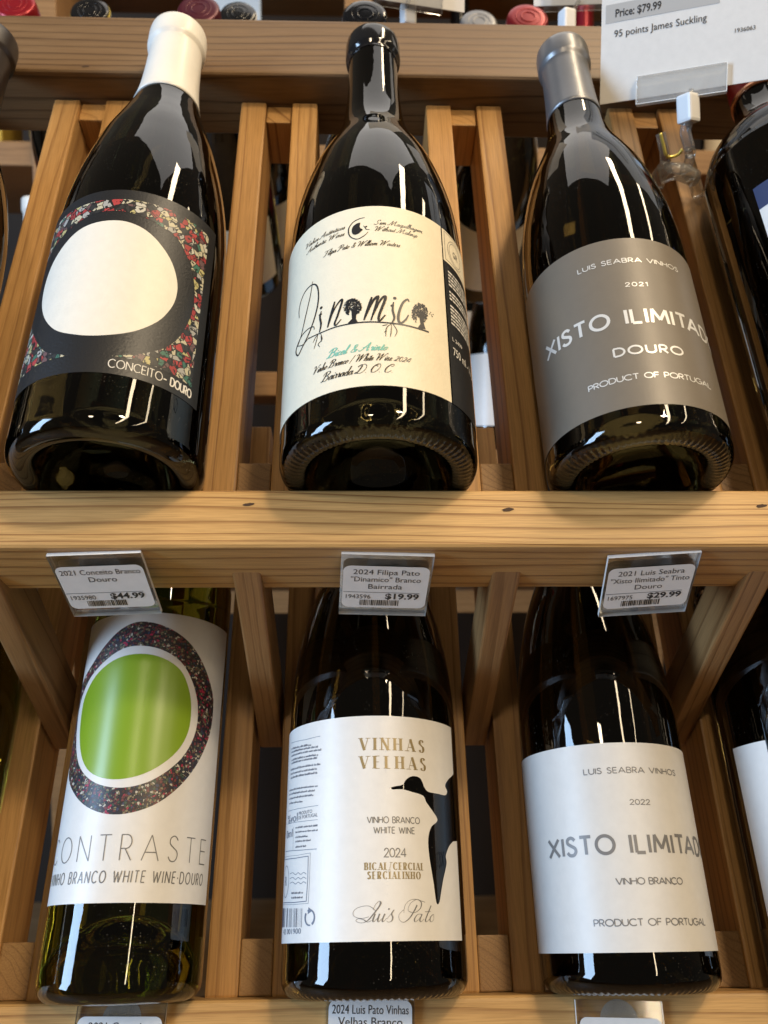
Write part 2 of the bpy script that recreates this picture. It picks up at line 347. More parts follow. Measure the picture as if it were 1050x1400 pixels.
class Art:
    """collects triangles in label millimetres"""
    def __init__(s): s.v, s.f = [], []
    def add(s, vf):
        v, f = vf; o = len(s.v); s.v += v; s.f += [[q+o for q in t] for t in f]; return s
    def patch(s, outer, holes=(), step=3.0):
        outer = dense(outer); holes = [dense(h) for h in holes]
        xs = [p[0] for p in outer]; ys = [p[1] for p in outer]; ex = []
        x = min(xs)+step/2
        while x < max(xs):
            y = min(ys)+step/2
            while y < max(ys): ex.append((x, y)); y += step*2.5
            x += step
        return s.add(cdt([outer], holes, ex))
    def rect(s, u0, h0, u1, h1, step=3.0):
        n = max(1, int(abs(u1-u0)/step)); o = len(s.v)
        for i in range(n+1):
            u = u0+(u1-u0)*i/n; s.v += [(u, h0), (u, h1)]
        for i in range(n): s.f.append([o+2*i, o+2*i+2, o+2*i+3, o+2*i+1])
        return s
    def strokes(s, lines, width):
        """lines: polylines of (x, y[, w]) swept with a flat pen; joined into one outline"""
        quads = []
        for ln in lines:
            pts = []
            for p in ln:
                if not pts or hypot(p[0]-pts[-1][0], p[1]-pts[-1][1]) > 1e-3: pts.append(p)
            res = [pts[0]]
            for a, b in zip(pts, pts[1:]):
                k = max(1, int(hypot(b[0]-a[0], b[1]-a[1])/1.6))
                for q in range(1, k+1): res.append(tuple(a[d]+(b[d]-a[d])*q/k for d in range(len(a))))
            pts = res; n = len(pts); L, R = [], []
            closed = hypot(pts[0][0]-pts[-1][0], pts[0][1]-pts[-1][1]) < 1e-3 and n > 3
            for i, p in enumerate(pts):
                a = pts[i-1] if i else (pts[-2] if closed else p); b = pts[i+1] if i < n-1 else (pts[1] if closed else p)
                d1 = (p[0]-a[0], p[1]-a[1]); d2 = (b[0]-p[0], b[1]-p[1])
                l1, l2 = hypot(*d1), hypot(*d2)
                if l1 < 1e-6: d1, l1 = d2, l2
                if l2 < 1e-6: d2, l2 = d1, l1
                n1 = (-d1[1]/l1, d1[0]/l1); n2 = (-d2[1]/l2, d2[0]/l2)
                mx, my = n1[0]+n2[0], n1[1]+n2[1]; ml = hypot(mx, my)
                if ml < .35: mx, my, sc = n1[0], n1[1], 1
                else:
                    mx, my = mx/ml, my/ml; sc = min(1/max(mx*n1[0]+my*n1[1], .45), 2)
                w = (p[2] if len(p) > 2 else width)/2*sc
                L.append((p[0]+mx*w, p[1]+my*w)); R.append((p[0]-mx*w, p[1]-my*w))
            for i in range(n-1):
                q = [L[i], R[i], R[i+1], L[i+1]]
                ar = sum(q[j][0]*q[(j+1) % 4][1]-q[(j+1) % 4][0]*q[j][1] for j in range(4))
                if abs(ar) > 1e-5: quads.append(q if ar > 0 else q[::-1])
        if quads: s.add(cdt(quads))
        return s
    def dot(s, x, y, r, n=12, ry=None):
        return s.add(([(x+r*cos(2*pi*k/n), y+(ry or r)*sin(2*pi*k/n)) for k in range(n)], [list(range(n))]))
    def on_cylinder(s, name, r, off, m, parent, smooth=True):
        vs = []
        for u, h in s.v:
            t = u/r; vs.append(((r+off)*sin(t)*.001, -(r+off)*cos(t)*.001, h*.001))
        return link(name, mesh(name, vs, s.f, m, smooth, s.v), parent)
    def on_plane(s, name, z, m, parent, mw=None):
        return link(name, mesh(name, [(u*.001, h*.001, z*.001) for u, h in s.v], s.f, m, False, s.v), parent, None, mw)

_fc = {}
def ftext(a, text, x0, y0, cap, width=None, shear=0., bold=0., align='L', gap=1.0):
    """sans lettering from Blender's built-in font, baseline at y0, cap height in mm, optionally fitted to a width"""
    key = (text, round(shear, 2), round(bold, 3), gap)
    if key not in _fc:
        c = bpy.data.curves.new('lettering_source', 'FONT'); c.body = text; c.shear = shear; c.offset = bold; c.resolution_u = 3; c.space_character = gap
        o = bpy.data.objects.new('lettering_source', c); COL.objects.link(o)
        dg = bpy.context.evaluated_depsgraph_get(); me = bpy.data.meshes.new_from_object(o.evaluated_get(dg))
        _fc[key] = ([(v.co.x, v.co.y) for v in me.vertices], [list(p.vertices) for p in me.polygons])
        bpy.data.objects.remove(o); bpy.data.curves.remove(c); bpy.data.meshes.remove(me)
    v, f = _fc[key]
    if not v: return a
    mn = min(p[0] for p in v); mxx = max(p[0] for p in v)
    sy = cap/.70; sx = sy if width is None else width/(mxx-mn)
    w = (mxx-mn)*sx; ox = x0 - (w/2 if align == 'C' else w if align == 'R' else 0)
    return a.add(([(ox+(p[0]-mn)*sx, y0+p[1]*sy) for p in v], [q[:] for q in f]))

def arc(cx, cy, rx, ry, a0, a1, n=18):
    return [(cx+rx*cos(radians(a0+(a1-a0)*k/n)), cy+ry*sin(radians(a0+(a1-a0)*k/n))) for k in range(n+1)]
def glyphs():
    G = {}
    G['A'] = (.92, [[(0, 0), (.46, 1)], [(.46, 1), (.92, 0)], [(.16, .32), (.76, .32)]])
    G['B'] = (.62, [[(0, 0), (0, 1)], [(0, 1), (.32, 1)]+arc(.32, .76, .25, .24, 90, -90)+[(0, .52)], [(0, .52), (.34, .52)]+arc(.34, .26, .28, .26, 90, -90)+[(0, 0)]])
    G['C'] = (.86, [arc(.5, .5, .5, .5, 45, 315, 26)])
    G['D'] = (.78, [[(0, 0), (0, 1)], [(0, 1), (.30, 1)]+arc(.30, .5, .48, .5, 90, -90, 22)+[(0, 0)]])
    G['E'] = (.56, [[(0, 0), (0, 1)], [(0, 1), (.56, 1)], [(0, .52), (.50, .52)], [(0, 0), (.56, 0)]])
    G['F'] = (.54, [[(0, 0), (0, 1)], [(0, 1), (.54, 1)], [(0, .52), (.48, .52)]])
    G['G'] = (.92, [arc(.5, .5, .5, .5, 45, 360, 28)+[(.55, .5)]])
    G['H'] = (.74, [[(0, 0), (0, 1)], [(.74, 0), (.74, 1)], [(0, .52), (.74, .52)]])
    G['I'] = (0, [[(0, 0), (0, 1)]])
    G['L'] = (.50, [[(0, 0), (0, 1)], [(0, 0), (.50, 0)]])
    G['M'] = (.95, [[(0, 0), (.08, 1)], [(.08, 1), (.475, .22)], [(.475, .22), (.87, 1)], [(.87, 1), (.95, 0)]])
    G['N'] = (.78, [[(0, 0), (0, 1)], [(0, 1), (.78, 0)], [(.78, 0), (.78, 1)]])
    G['O'] = (1.0, [arc(.5, .5, .5, .5, 90, 450, 30)])
    G['P'] = (.56, [[(0, 0), (0, 1)], [(0, 1), (.28, 1)]+arc(.28, .72, .28, .28, 90, -90)+[(0, .44)]])
    G['R'] = (.60, [[(0, 0), (0, 1)], [(0, 1), (.28, 1)]+arc(.28, .73, .28, .27, 90, -90)+[(0, .46)], [(.24, .46), (.60, 0)]])
    G['S'] = (.56, [spl([(.52, .84), (.40, .97), (.24, 1.0), (.07, .90), (.06, .70), (.28, .54), (.50, .40), (.54, .20), (.42, .03), (.24, 0), (.10, .05), (0, .18)], False, 4)])
    G['T'] = (.66, [[(.33, 0), (.33, 1)], [(0, 1), (.66, 1)]])
    G['U'] = (.72, [[(0, 1), (0, .36)]+arc(.36, .36, .36, .36, 180, 360)+[(.72, 1)]])
    G['V'] = (.88, [[(0, 1), (.44, 0)], [(.44, 0), (.88, 1)]])
    G['W'] = (1.25, [[(0, 1), (.32, 0)], [(.32, 0), (.625, .9)], [(.625, .9), (.93, 0)], [(.93, 0), (1.25, 1)]])
    G['X'] = (.80, [[(0, 0), (.80, 1)], [(0, 1), (.80, 0)]])
    G['Y'] = (.80, [[(0, 1), (.4, .45)], [(.8, 1), (.4, .45)], [(.4, .45), (.4, 0)]])
    G['0'] = (.62, [arc(.31, .5, .31, .5, 90, 450, 26)])
    G['1'] = (.22, [[(0, .82), (.22, 1), (.22, 0)]])
    G['2'] = (.58, [spl([(.03, .72), (.12, .93), (.30, 1.0), (.50, .90), (.53, .70), (.38, .44), (0, 0)], False, 4)+[(.58, 0)]])
    G['4'] = (.66, [[(.48, 0), (.48, 1), (0, .28), (.66, .28)]])
    G['-'] = (.34, [[(0, .42), (.34, .42)]]); G['/'] = (.46, [[(0, -.08), (.46, 1.05)]]); G['.'] = (.02, [[(0, .40), (.02, .52)]])
    return G
GL = glyphs()
KERN = ('TA', 'AT', 'LT', 'AV', 'VA')
def stext(a, text, x0, x1, y0, cap, pen, xs=1.0, serif=0., slant=0., pens=None):
    """geometric capitals drawn with a pen, tracked to run from x0 to x1"""
    ws = [(.36 if ch == ' ' else GL[ch][0])*cap*xs for ch in text]
    kn = sum(.20*cap*xs for i in range(len(text)-1) if text[i:i+2] in KERN)
    gap = ((x1-x0)-sum(ws)+kn)/max(1, len(text)-1); x = x0
    for i, (ch, w) in enumerate(zip(text, ws)):
        if ch != ' ':
            pw = pens[i] if pens else pen; lines = []
            for ln in GL[ch][1]:
                P = [(x+p[0]*cap*xs+p[1]*cap*slant, y0+p[1]*cap) for p in ln]
                if serif:
                    out = []; straight = len(P) == 2
                    for k, p in enumerate(P):
                        q = P[min(k+1, len(P)-1)]; o = P[max(k-1, 0)]; dx, dy = q[0]-o[0], q[1]-o[1]; l = hypot(dx, dy) or 1
                        t = abs(dy)/l
                        if straight and .15 < abs(dx)/l < .95: t = 1 if dx*dy < 0 else .05
                        if ch == 'N' and straight: t = .9 if abs(dx) > .1 else .5
                        out.append((p[0], p[1], serif+(pw-serif)*t**2))
                    lines.append(out)
                    if straight and abs(P[0][1]-P[1][1]) > .9*cap:
                        for p in P:
                            if ch in 'VA' and ((ch == 'V') == (p[1] < y0+.5*cap)): continue
                            if ch == 'N' and abs(P[0][0]-P[1][0]) > .1: continue
                            hw = pw*.5+.09*cap; yy = p[1]+(serif/2 if p[1] < y0+.5*cap else -serif/2)
                            lines.append([(p[0]-hw, yy, serif), (p[0]+hw, yy, serif)])
                else: lines.append(P)
            a.strokes(lines, pw)
        x += w+gap
        if text[i:i+2] in KERN: x -= .20*cap*xs
    return a

# copperplate hand: lower case as pen paths, x-height .42, joined by hairlines
def cursive():
    C = {}
    oo = [(.30, .36), (.20, .42), (.06, .28), (.03, .10), (.12, 0), (.24, .08), (.31, .28), (.30, .36)]
    st = lambda x, t=.42: [(x, t), (x-.02, .12), (x+.05, 0), (x+.16, .10)]
    C['a'] = (.42, [oo, st(.31)]); C['b'] = (.36, [[(.02, .2), (.14, .7), (.12, 1), (.06, .9), (.03, .1), (.12, 0), (.26, .1), (.26, .34), (.36, .36)]])
    C['c'] = (.30, [[(.26, .34), (.18, .42), (.05, .28), (.04, .08), (.14, 0), (.32, .12)]]); C['d'] = (.42, [oo, st(.31, 1.0)])
    C['e'] = (.28, [[(.04, .18), (.20, .28), (.20, .40), (.10, .40), (.03, .18), (.10, 0), (.30, .12)]])
    C['f'] = (.24, [[(.26, .92), (.16, 1), (.10, .6), (.06, 0), (.02, -.35), (-.06, -.3)], [(-.02, .42), (.22, .42)]])
    C['g'] = (.42, [oo, [(.31, .42), (.29, 0), (.22, -.36), (.08, -.34), (.16, -.1), (.44, .12)]])
    C['h'] = (.42, [[(.02, .2), (.15, .75), (.12, 1), (.06, .9), (.03, 0)], [(.03, .15), (.16, .42), (.26, .38), (.25, .1), (.30, 0), (.42, .10)]])
    C['i'] = (.18, [st(.06), [(.10, .62), (.09, .56)]]); C['k'] = (.38, [[(.02, .2), (.15, .75), (.12, 1), (.06, .9), (.03, 0)], [(.05, .18), (.25, .42), (.24, .28), (.08, .22), (.24, 0), (.38, .10)]])
    C['l'] = (.20, [[(.02, .2), (.16, .75), (.13, 1), (.07, .9), (.04, .12), (.10, 0), (.22, .10)]])
    C['m'] = (.62, [[(.02, .36), (.07, .42), (.05, 0)], [(.05, .15), (.17, .42), (.25, .38), (.23, 0)], [(.23, .15), (.36, .42), (.45, .38), (.43, .1), (.49, 0), (.62, .1)]])
    C['n'] = (.44, [[(.02, .36), (.07, .42), (.05, 0)], [(.05, .15), (.17, .42), (.27, .38), (.25, .1), (.31, 0), (.44, .1)]])
    C['o'] = (.36, [oo, [(.29, .34), (.38, .30)]]); C['p'] = (.38, [[(.02, .3), (.08, .42), (.02, -.38)], [(.05, .2), (.18, .42), (.30, .28), (.24, .02), (.08, .02), (.38, .12)]])
    C['q'] = (.42, [oo, [(.31, .42), (.27, -.38), (.42, .1)]]); C['r'] = (.30, [[(.02, .3), (.08, .46), (.10, .38), (.20, .36), (.17, .1), (.22, 0), (.32, .1)]])
    C['s'] = (.28, [[(.0, .1), (.14, .46), (.18, .3), (.20, .08), (.10, 0), (.02, .06)], [(.18, .06), (.30, .12)]])
    C['t'] = (.22, [st(.08, .72), [(-.02, .44), (.20, .44)]]); C['u'] = (.42, [st(.04), st(.27)]); C['y'] = (.42, [st(.04), [(.28, .42), (.26, 0), (.18, -.36), (.06, -.32), (.14, -.1), (.44, .12)]])
    C['\u00ea'] = (.28, C['e'][1]+[[(.06, .52), (.14, .62), (.22, .52)]])
    C['.'] = (.14, [[(.05, .0), (.06, .05)]]); C['/'] = (.36, [[(.0, -.1), (.22, 1.0)]]); C['&'] = (.62, [[(.56, .3), (.40, .05), (.18, 0), (.08, .2), (.40, .62), (.36, .86), (.20, .8), (.24, .5), (.52, 0)]])
    sw = [(-.14, .80), (-.04, .98), (.14, .92)]
    C['A'] = (.86, [[(-.16, .12), (.0, .0), (.20, .25), (.56, 1.0)], [(.56, 1), (.56, .3), (.62, 0), (.76, .1)], [(.1, .4), (.40, .46), (.70, .36)]])
    C['B'] = (.76, [[(.18, .96), (.16, .4), (.02, .02), (-.14, .1)], [(-.12, .66), (.05, .96), (.40, 1.02), (.58, .84), (.40, .58), (.20, .54), (.46, .52), (.62, .30), (.46, .04), (.22, .02), (.14, .14)]])
    C['C'] = (.74, [[(.40, .70), (.56, .78), (.60, .94), (.40, 1.0), (.14, .74), (.04, .34), (.18, .02), (.44, .04), (.64, .24)]])
    C['D'] = (.90, [[(.26, .90), (.22, .4), (.06, .06), (-.10, .06), (-.04, .16), (.16, .04), (.44, .0), (.72, .26), (.74, .70), (.50, 1.0), (.12, .98), (-.10, .76)]])
    C['F'] = (.72, [[(.36, .9), (.30, .3), (.12, .0), (-.10, .08)], [(-.1, .76), (.06, .92), (.40, .86), (.76, 1.02)], [(.16, .5), (.50, .52)]])
    C['M'] = (1.12, [[(-.14, .1), (.0, 0), (.16, .3), (.34, 1.0), (.40, .0)], [(.40, .0), (.78, 1.0), (.80, .3), (.88, 0), (1.02, .1)]])
    C['O'] = (.86, [[(.50, .98), (.18, .84), (.04, .40), (.20, .02), (.52, .08), (.72, .50), (.62, .92), (.36, .98), (.28, .80), (.50, .70)]])
    C['P'] = (.72, [[(.22, .92), (.20, .4), (.06, .02), (-.12, .1)], [(-.14, .60), (.04, .96), (.42, 1.02), (.60, .80), (.44, .50), (.20, .48)]])
    C['S'] = (.66, [[(-.10, .2), (.06, .0), (.34, .10), (.38, .36), (.14, .66), (.26, .98), (.48, .96), (.50, .80)]])
    C['V'] = (.74, [sw+[(.20, .5), (.18, .0)], [(.18, .0), (.46, .6), (.68, .98), (.80, .90)]]); C['W'] = (1.10, [sw+[(.18, .5), (.16, .0)], [(.16, .0), (.56, .98), (.52, .0)], [(.52, .0), (.84, .7), (1.02, 1.0), (1.12, .9)]])
    C['0'] = (.50, [arc(.24, .36, .18, .34, 90, 450, 14)]); C['2'] = (.50, [[(.08, .56), (.22, .72), (.38, .60), (.28, .30), (.02, .02), (.18, .06), (.44, .04)]]); C['4'] = (.52, [[(.36, .0), (.38, .70), (.04, .22), (.46, .24)]])
    return C
CU = cursive()
def script(a, text, x0, x1, y0, cap, thin=.05, thick=.105, slant=.5):
    """copperplate line from x0 to x1 on baseline y0"""
    tot = sum(.30 if ch == ' ' else CU[ch][0] for ch in text); k = (x1-x0-slant*cap*.4)/tot; x = x0
    for ch in text:
        if ch == ' ': x += .30*k; continue
        lines = []
        for ln in CU[ch][1]:
            P = spl(ln, False, 4) if len(ln) > 2 else ln; out = []
            for i, p in enumerate(P):
                q = P[min(i+1, len(P)-1)]; o = P[max(i-1, 0)]; dx, dy = q[0]-o[0], q[1]-o[1]; l = hypot(dx, dy) or 1
                out.append((x+p[0]*k+p[1]*cap*slant, y0+p[1]*cap, cap*(thin+(thick-thin)*(max(0, -dy)/l)**1.5)))
            lines.append(out)
        a.strokes(lines, thin*cap); x += CU[ch][0]*k
    return a

# ------------------------------------------------------------------ the rack (all one piece of joinery)
D1, D2, Y1, Y2, PITCHX = 298.1, 418.2, 172.0, -18.1, 113.4
XC = 8.2
def rack_mw(x, y, z, rot=None):
    m = Matrix.Translation(W(x, y, z)) @ RACK_ROT
    return m @ rot if rot is not None else m
rack = empty('wine_rack', Matrix.Translation(W(XC, Y2-60, -D2-40)), 'slatted honey coloured pine wine rack holding the leaning bottles', 'wine rack')
def rack_part(name, me, x, y, z, rot=None):
    o = link(name, me); o.parent = rack; o.matrix_parent_inverse = rack.matrix_world.inverted(); o.matrix_basis = rack_mw(x, y, z, rot); return o
RX = .80
rack.matrix_world  # noqa
bpy.context.view_layer.update()
def rail(name, y0, y1, d0, d1, m=None, bev=.0025):
    me = box_mesh(name, RX, (y1-y0)*.001, (d1-d0)*.001, m or M['wood'], bev, 3)
    return rack_part(name, me, XC, (y0+y1)/2, -(d0+d1)/2)
LEDGE_T, LEDGE_D = 27.0, 44.0
rail('ledge_rail', Y1-LEDGE_T, Y1-.2, 303, 303+LEDGE_D)
rail('ledge_rail', Y2-LEDGE_T, Y2-.2, 423, 423+LEDGE_D)
rail('neck_rail', 462, 516, 313.6, 313.6+42, M['weathered'])
LENX = Matrix.Rotation(pi/2, 4, 'Z')                 # piece whose local X (length) runs up the rack
SLW, SLT = 15.5, 36.0
def slats(ylo, yhi, dfront, half, blocks, kmin=-3, kmax=2):
    me = box_mesh('slat', (yhi-ylo)*.001, SLW*.001, SLT*.001, M['slat'], .0012)
    for k in range(kmin, kmax+1):
        xm = XC+(k+.5)*PITCHX
        for s in (-1, 1):
            rack_part('slat', me, xm+s*half, (ylo+yhi)/2, -(dfront+SLT/2), LENX)
        for (b0, b1, rec) in blocks:
            bw = 2*half-SLW
            bl = box_mesh('spacer_block', 30*.001, (b1-b0)*.001, (bw-.3)*.001, M['endgrain'] if rec < 3 else M['slat'], .0008)
            rack_part('spacer_block', bl, xm, (b0+b1)/2, -(dfront+rec+15), Matrix.Rotation(pi/2, 4, 'Y') @ Matrix.Rotation(random.Random(k*7+int(b0)).choice((0, pi)), 4, 'X'))
slats(Y1-.5, 461.5, 332, 15.6, [(Y1, Y1+31, 1.2), (447, 461.8, 3.2)])
slats(Y2-.5, 300, 447, 15.6, [(Y2, Y2+24, 1.2)])
# brackets from the ledge down to the slats behind
bl = 150.0
bme = box_mesh('bracket', bl*.001, 12.5*.001, 26*.001, M['old'], .0012)
for k in range(-3, 3):
    xm = XC+(k+.5)*PITCHX
    dirv = Vector((0, -sin(radians(17.6)), -cos(radians(17.6)))); up = Vector((0, cos(radians(17.6)), -sin(radians(17.6))))
    rot = Matrix((dirv, Vector((1, 0, 0)), dirv.cross(Vector((1, 0, 0))))).transposed().to_4x4()
    c = Vector((xm, 144.6, -330)) + dirv*(bl/2-4) + up*13
    rack_part('bracket', bme, c.x, c.y, c.z, rot)
# staple slits in the rails
def slit(px, py, y=None, d=None):
    v = rk(ray(px, py)); t = (-d/v.z) if d else (y/v.y); p = v*t
    a = Art(); rr = random.Random(px)
    a.add(([(2.6*cos(2*pi*k/14)*rr.uniform(.75, 1.15), .75*sin(2*pi*k/14)*rr.uniform(.7, 1.3)+.35*cos(2*pi*k/14)) for k in range(14)], [list(range(14))]))
    me = mesh('staple_slit', [(x*.001, yy*.001, 0) for x, yy in a.v], a.f, M['mark'])
    rot = Matrix.Identity(4) if d else Matrix.Rotation(pi/2, 4, 'X')
    rack_part('staple_slit', me, p.x, p.y + (0 if d else -.15), p.z + (.15 if d else 0), rot)
for px, py in ((340, 690), (694, 697), (1041, 692)): slit(px, py, d=303)
for px, py in ((345, 788), (702, 790), (1043, 793)): slit(px, py, y=Y1-LEDGE_T)
slit(117, 91, d=313.6)

# ------------------------------------------------------------------ bottles
def sloped(table):
    """shoulder given as height -> share of the way from neck radius to body radius"""
    def fn(R, H, neck): return [(R, 6), (R, 60), (R, 108)] + [(neck+(R-neck)*q, h) for h, q in table] + [(neck, 279)]
    return fn
burgundy = sloped([(122, .992), (134, .968), (145, .93), (157, .86), (169, .765), (181, .645), (192, .50), (202, .35), (210, .24), (219, .15), (229, .09), (241, .05), (256, .02)])
burgundy_soft = sloped([(122, .992), (134, .97), (145, .935), (157, .875), (169, .795), (181, .695), (193, .58), (205, .43), (217, .275), (228, .15), (239, .075), (251, .035), (265, .012)])
def bordeaux(R, H, neck):
    return [(R, 6), (R, 80), (R, 178), (R*.99, 186), (R*.955, 194), (R*.88, 202), (R*.77, 209), (R*.64, 215), (neck+6, 222), (neck+2.6, 230), (neck+.9, 240), (neck+.3, 260), (neck, 279)]
def tall(R, H, neck):
    return [(R, 6), (R, 80), (R, 168), (R*.985, 180), (R*.94, 192), (R*.86, 204), (R*.75, 216), (R*.63, 228), (neck+4, 243), (neck+1.6, 256), (neck+.4, 270), (neck, 279)]
def bottle_profile(R, H, neck, shape, punt):
    body = shape(R, H, neck); k = (H-17)/279.
    body = [body[0]] + [(r, h*k if h > 6 else h) for r, h in body[1:]]
    sm = spl(body[1:], False, 5)
    foot = [(0, punt), (6, punt-.6), (12, punt-3.5), (18, punt-9), (23, punt*.40), (R-13.5, 4.2), (R-11.3, 1.7), (R-9.4, .55), (R-8.0, .15), (R-6.6, 0), (R-5.2, .25), (R-3.6, .95), (R-2.1, 2.1), (R-.9, 3.7), (R-.2, 5.6)]
    foot = [(max(r, 0), z) for r, z in foot]
    lip = [(neck+.1, H-16.5), (neck+1.3, H-15.6), (neck+1.5, H-13), (neck+1.5, H-4), (neck+1.2, H-1.4), (neck+.2, H-.2), (neck-2.5, H), (0, H)]
    return foot + [(R, 8)] + sm + lip
SHOULDER = {}
def make_bottle(name, X, row, R, H, neck, shape, gm, label, cat='wine bottle', group=None, punt=26, knurl=80, lean=0., roll=0., seg=320, zoff=0):
    D, Y = (D1, Y1) if row == 1 else (D2, Y2)
    mw = Matrix.Translation(W(X, Y, -D+zoff)) @ Matrix.Rotation(-AL, 4, 'X') @ Matrix.Rotation(lean, 4, 'Y')
    root = empty(name, mw, label, cat, group)
    def ridge(r, z, th):
        if knurl and z < 4.6 and R-10.5 < r < R-1.0:
            w = 1-abs((r-(R-5.8))/4.8)
            return (r, z+.65*max(w, 0)*(.5+.5*sin(knurl*th)))
        return r, z
    me = lathe('glass', bottle_profile(R, H, neck, shape, punt), gm, seg, ridge)
    g = link('glass', me, root)
    SHOULDER[root.name] = bottle_profile(R, H, neck, shape, punt)
    return root
def capsule(root, h0, H, neck, m, ringh=None, wall=.35, flare=0.6):
    n = neck+wall; pts = [tuple(q) for q in SHOULDER[root.name]]
    def gr(h):
        for (ra, ha), (rb, hb) in zip(pts, pts[1:]):
            if ha <= h <= hb and hb > ha: return ra+(rb-ra)*(h-ha)/(hb-ha)
        return neck
    hs = [h0+(H-17.5-h0)*k/14 for k in range(15)]
    p = [(gr(h0)-.1, h0+.02)] + [(gr(h)+wall+.05, h) for h in hs] + [(n+.25, H-16.6), (n+1.45, H-15.4), (n+1.75, H-13.5), (n+1.75, H-4), (n+1.4, H-1.2), (n+.4, H+.1), (n-2.5, H+.45), (0, H+.5)]
    return link('capsule', lathe('capsule', p, m, 96), root)
def px_fn(X, row, R):
    D, Y = (D1, Y1) if row == 1 else (D2, Y2)
    return lambda px, py: on_cyl(px, py, X, D, R, Y)
def zoom(fn, ox, oy, s): return lambda pts: [fn(ox+x/s, oy+y/s)+((w,) if w else ()) for x, y, w in [(p+(None,))[:3] for p in pts]]

OFF = .22     # paper stands this far off the glass (mm); print a hair above the paper
# --- B1: black label with a white egg
X, R = -104.4, 39.9
b1 = make_bottle('wine_bottle', X, 1, R, 299, 14.2, burgundy_soft, M['black_glass'], 'dark wine bottle with white capsule and a white egg shape on its black label', knurl=0)
capsule(b1, 232, 299, 14.2, M['cap_white'])
tear = Art().add(([(0, 0), (4.5, -1.8), (9, -1.5), (4.5, .4)], [[0, 1, 2, 3]])); 
f = px_fn(X, 1, R)
lab = Art().rect(-62, 26, 48, 126).on_cylinder('label', R, OFF, M['black_label'], b1)
z7 = zoom(f, 10, 250, 3.6207)
egg = spl(z7([(530,188),(610,200),(690,240),(760,310),(815,400),(840,500),(830,580),(795,640),(740,690),(650,730),(550,750),(430,758),(330,752),(250,735),(205,700),(180,650),(176,590),(190,510),(220,420),(270,330),(340,250),(420,205)]), True, 4)
ring = spl(z7([(520,140),(610,150),(700,182),(790,236),(850,290),(890,370),(915,450),(925,540),(915,630),(885,710),(840,775),(770,822),(660,848),(540,856),(400,862),(260,852),(185,835),(140,770),(130,690),(145,560),(185,430),(250,300),(330,216),(420,160)]), True, 4)
Art().patch([(-54, 34.5), (-20, 34.5), (0, 34.5), (20, 34.5), (43, 34.5), (43, 60), (43, 90), (43, 120), (20, 120), (0, 120), (-20, 120), (-54, 120), (-54, 90), (-54, 60)], [ring], 2.6).on_cylinder('printed_mosaic', R, OFF+.06, M['mosaic1'], lab)
Art().patch(egg, [], 2.6).on_cylinder('printed_egg', R, OFF+.07, M['egg_white'], lab)
a = stext(Art(), 'CONCEITO', 7.4, 28.4, 28.9, 3.9, .36, .74); stext(a, '-', 29.0, 30.3, 28.9, 3.9, .6); stext(a, 'DOURO', 32.2, 43.2, 28.9, 3.9, .62, .58)
a.on_cylinder('lettering', R, OFF+.12, M['white_ink'], lab)

# --- B2: cream label
X, R = 8.4, 41.6
b2 = make_bottle('wine_bottle', X, 1, R, 293, 13.6, burgundy, M['black_glass'], 'dark wine bottle with black top and a cream label with hand drawn trees', punt=30)
capsule(b2, 274, 293, 13.6, M['cap_black'])
f = px_fn(X, 1, R)
lab = Art().rect(-66, 19, 31.2, 115.7).on_cylinder('label', R, OFF, M['cream'], b2)
zd = zoom(f, 390, 370, 4.7727)
a = Art()
def pen(pts, w, a=a, z=zd, n=5, taper=True):
    P = spl(z(pts), False, n); m = len(P)
    if taper: P = [(p[0], p[1], w*(.45+.55*sin(pi*min(max(i/(m-1), .04), .96)))) for i, p in enumerate(P)]
    a.strokes([P], w); return a
pen([(95,312),(94,262),(110,190),(140,130),(182,93),(210,104),(220,160),(212,240),(185,340),(150,430),(112,508),(88,555),(74,540),(80,500),(110,430),(150,385),(186,368),(192,386)], .75)
pen([(182,74),(165,175),(135,305),(108,425),(84,500)], .55); pen([(80,497),(120,485),(158,438)], .45)
arcp = spl(zd([(155,446),(240,406),(330,371),(430,349),(540,338),(650,342),(760,355),(850,376),(935,404)]), False, 6)
a.strokes([[(p[0], p[1], .5+.35*i/len(arcp)) for i, p in enumerate(arcp)]], .7)
pen([(325,205),(302,290),(278,374)], 1.25); pen([(290,332),(328,245),(364,195),(372,206),(342,300),(324,348),(334,358),(366,320)], 1.0)
pen([(565,175),(545,240),(514,326)], 1.3); pen([(528,295),(570,205),(600,174),(602,192),(560,326)], 1.25); pen([(574,292),(615,205),(645,172),(652,190),(612,296),(616,330),(652,292)], 1.2)
pen([(806,206),(796,190),(765,215),(740,280),(738,328),(755,344),(785,322),(803,292)], 1.15)
pen([(226,405),(236,352),(229,305),(238,268)], 1.0); a.dot(*zd([(237,245)])[0], .75); a.dot(*zd([(232,290)])[0], .9, 9, .6)
pen([(694,346),(711,310),(700,260),(706,208)], 1.0); a.dot(*zd([(714,183)])[0], .75); a.dot(*zd([(696,232)])[0], .7, 7)
for rt in ([(224,412),(200,440),(184,474)], [(215,425),(205,465),(190,515)], [(232,410),(243,450),(218,482),(228,500)], [(236,430),(240,465)],
           [(690,350),(660,378),(655,432)], [(692,350),(690,400),(684,437)], [(700,350),(728,395),(714,434)], [(668,355),(632,362)], [(705,352),(735,350)], [(662,395),(645,405)]): pen(rt, .38)
rnd = random.Random(4)
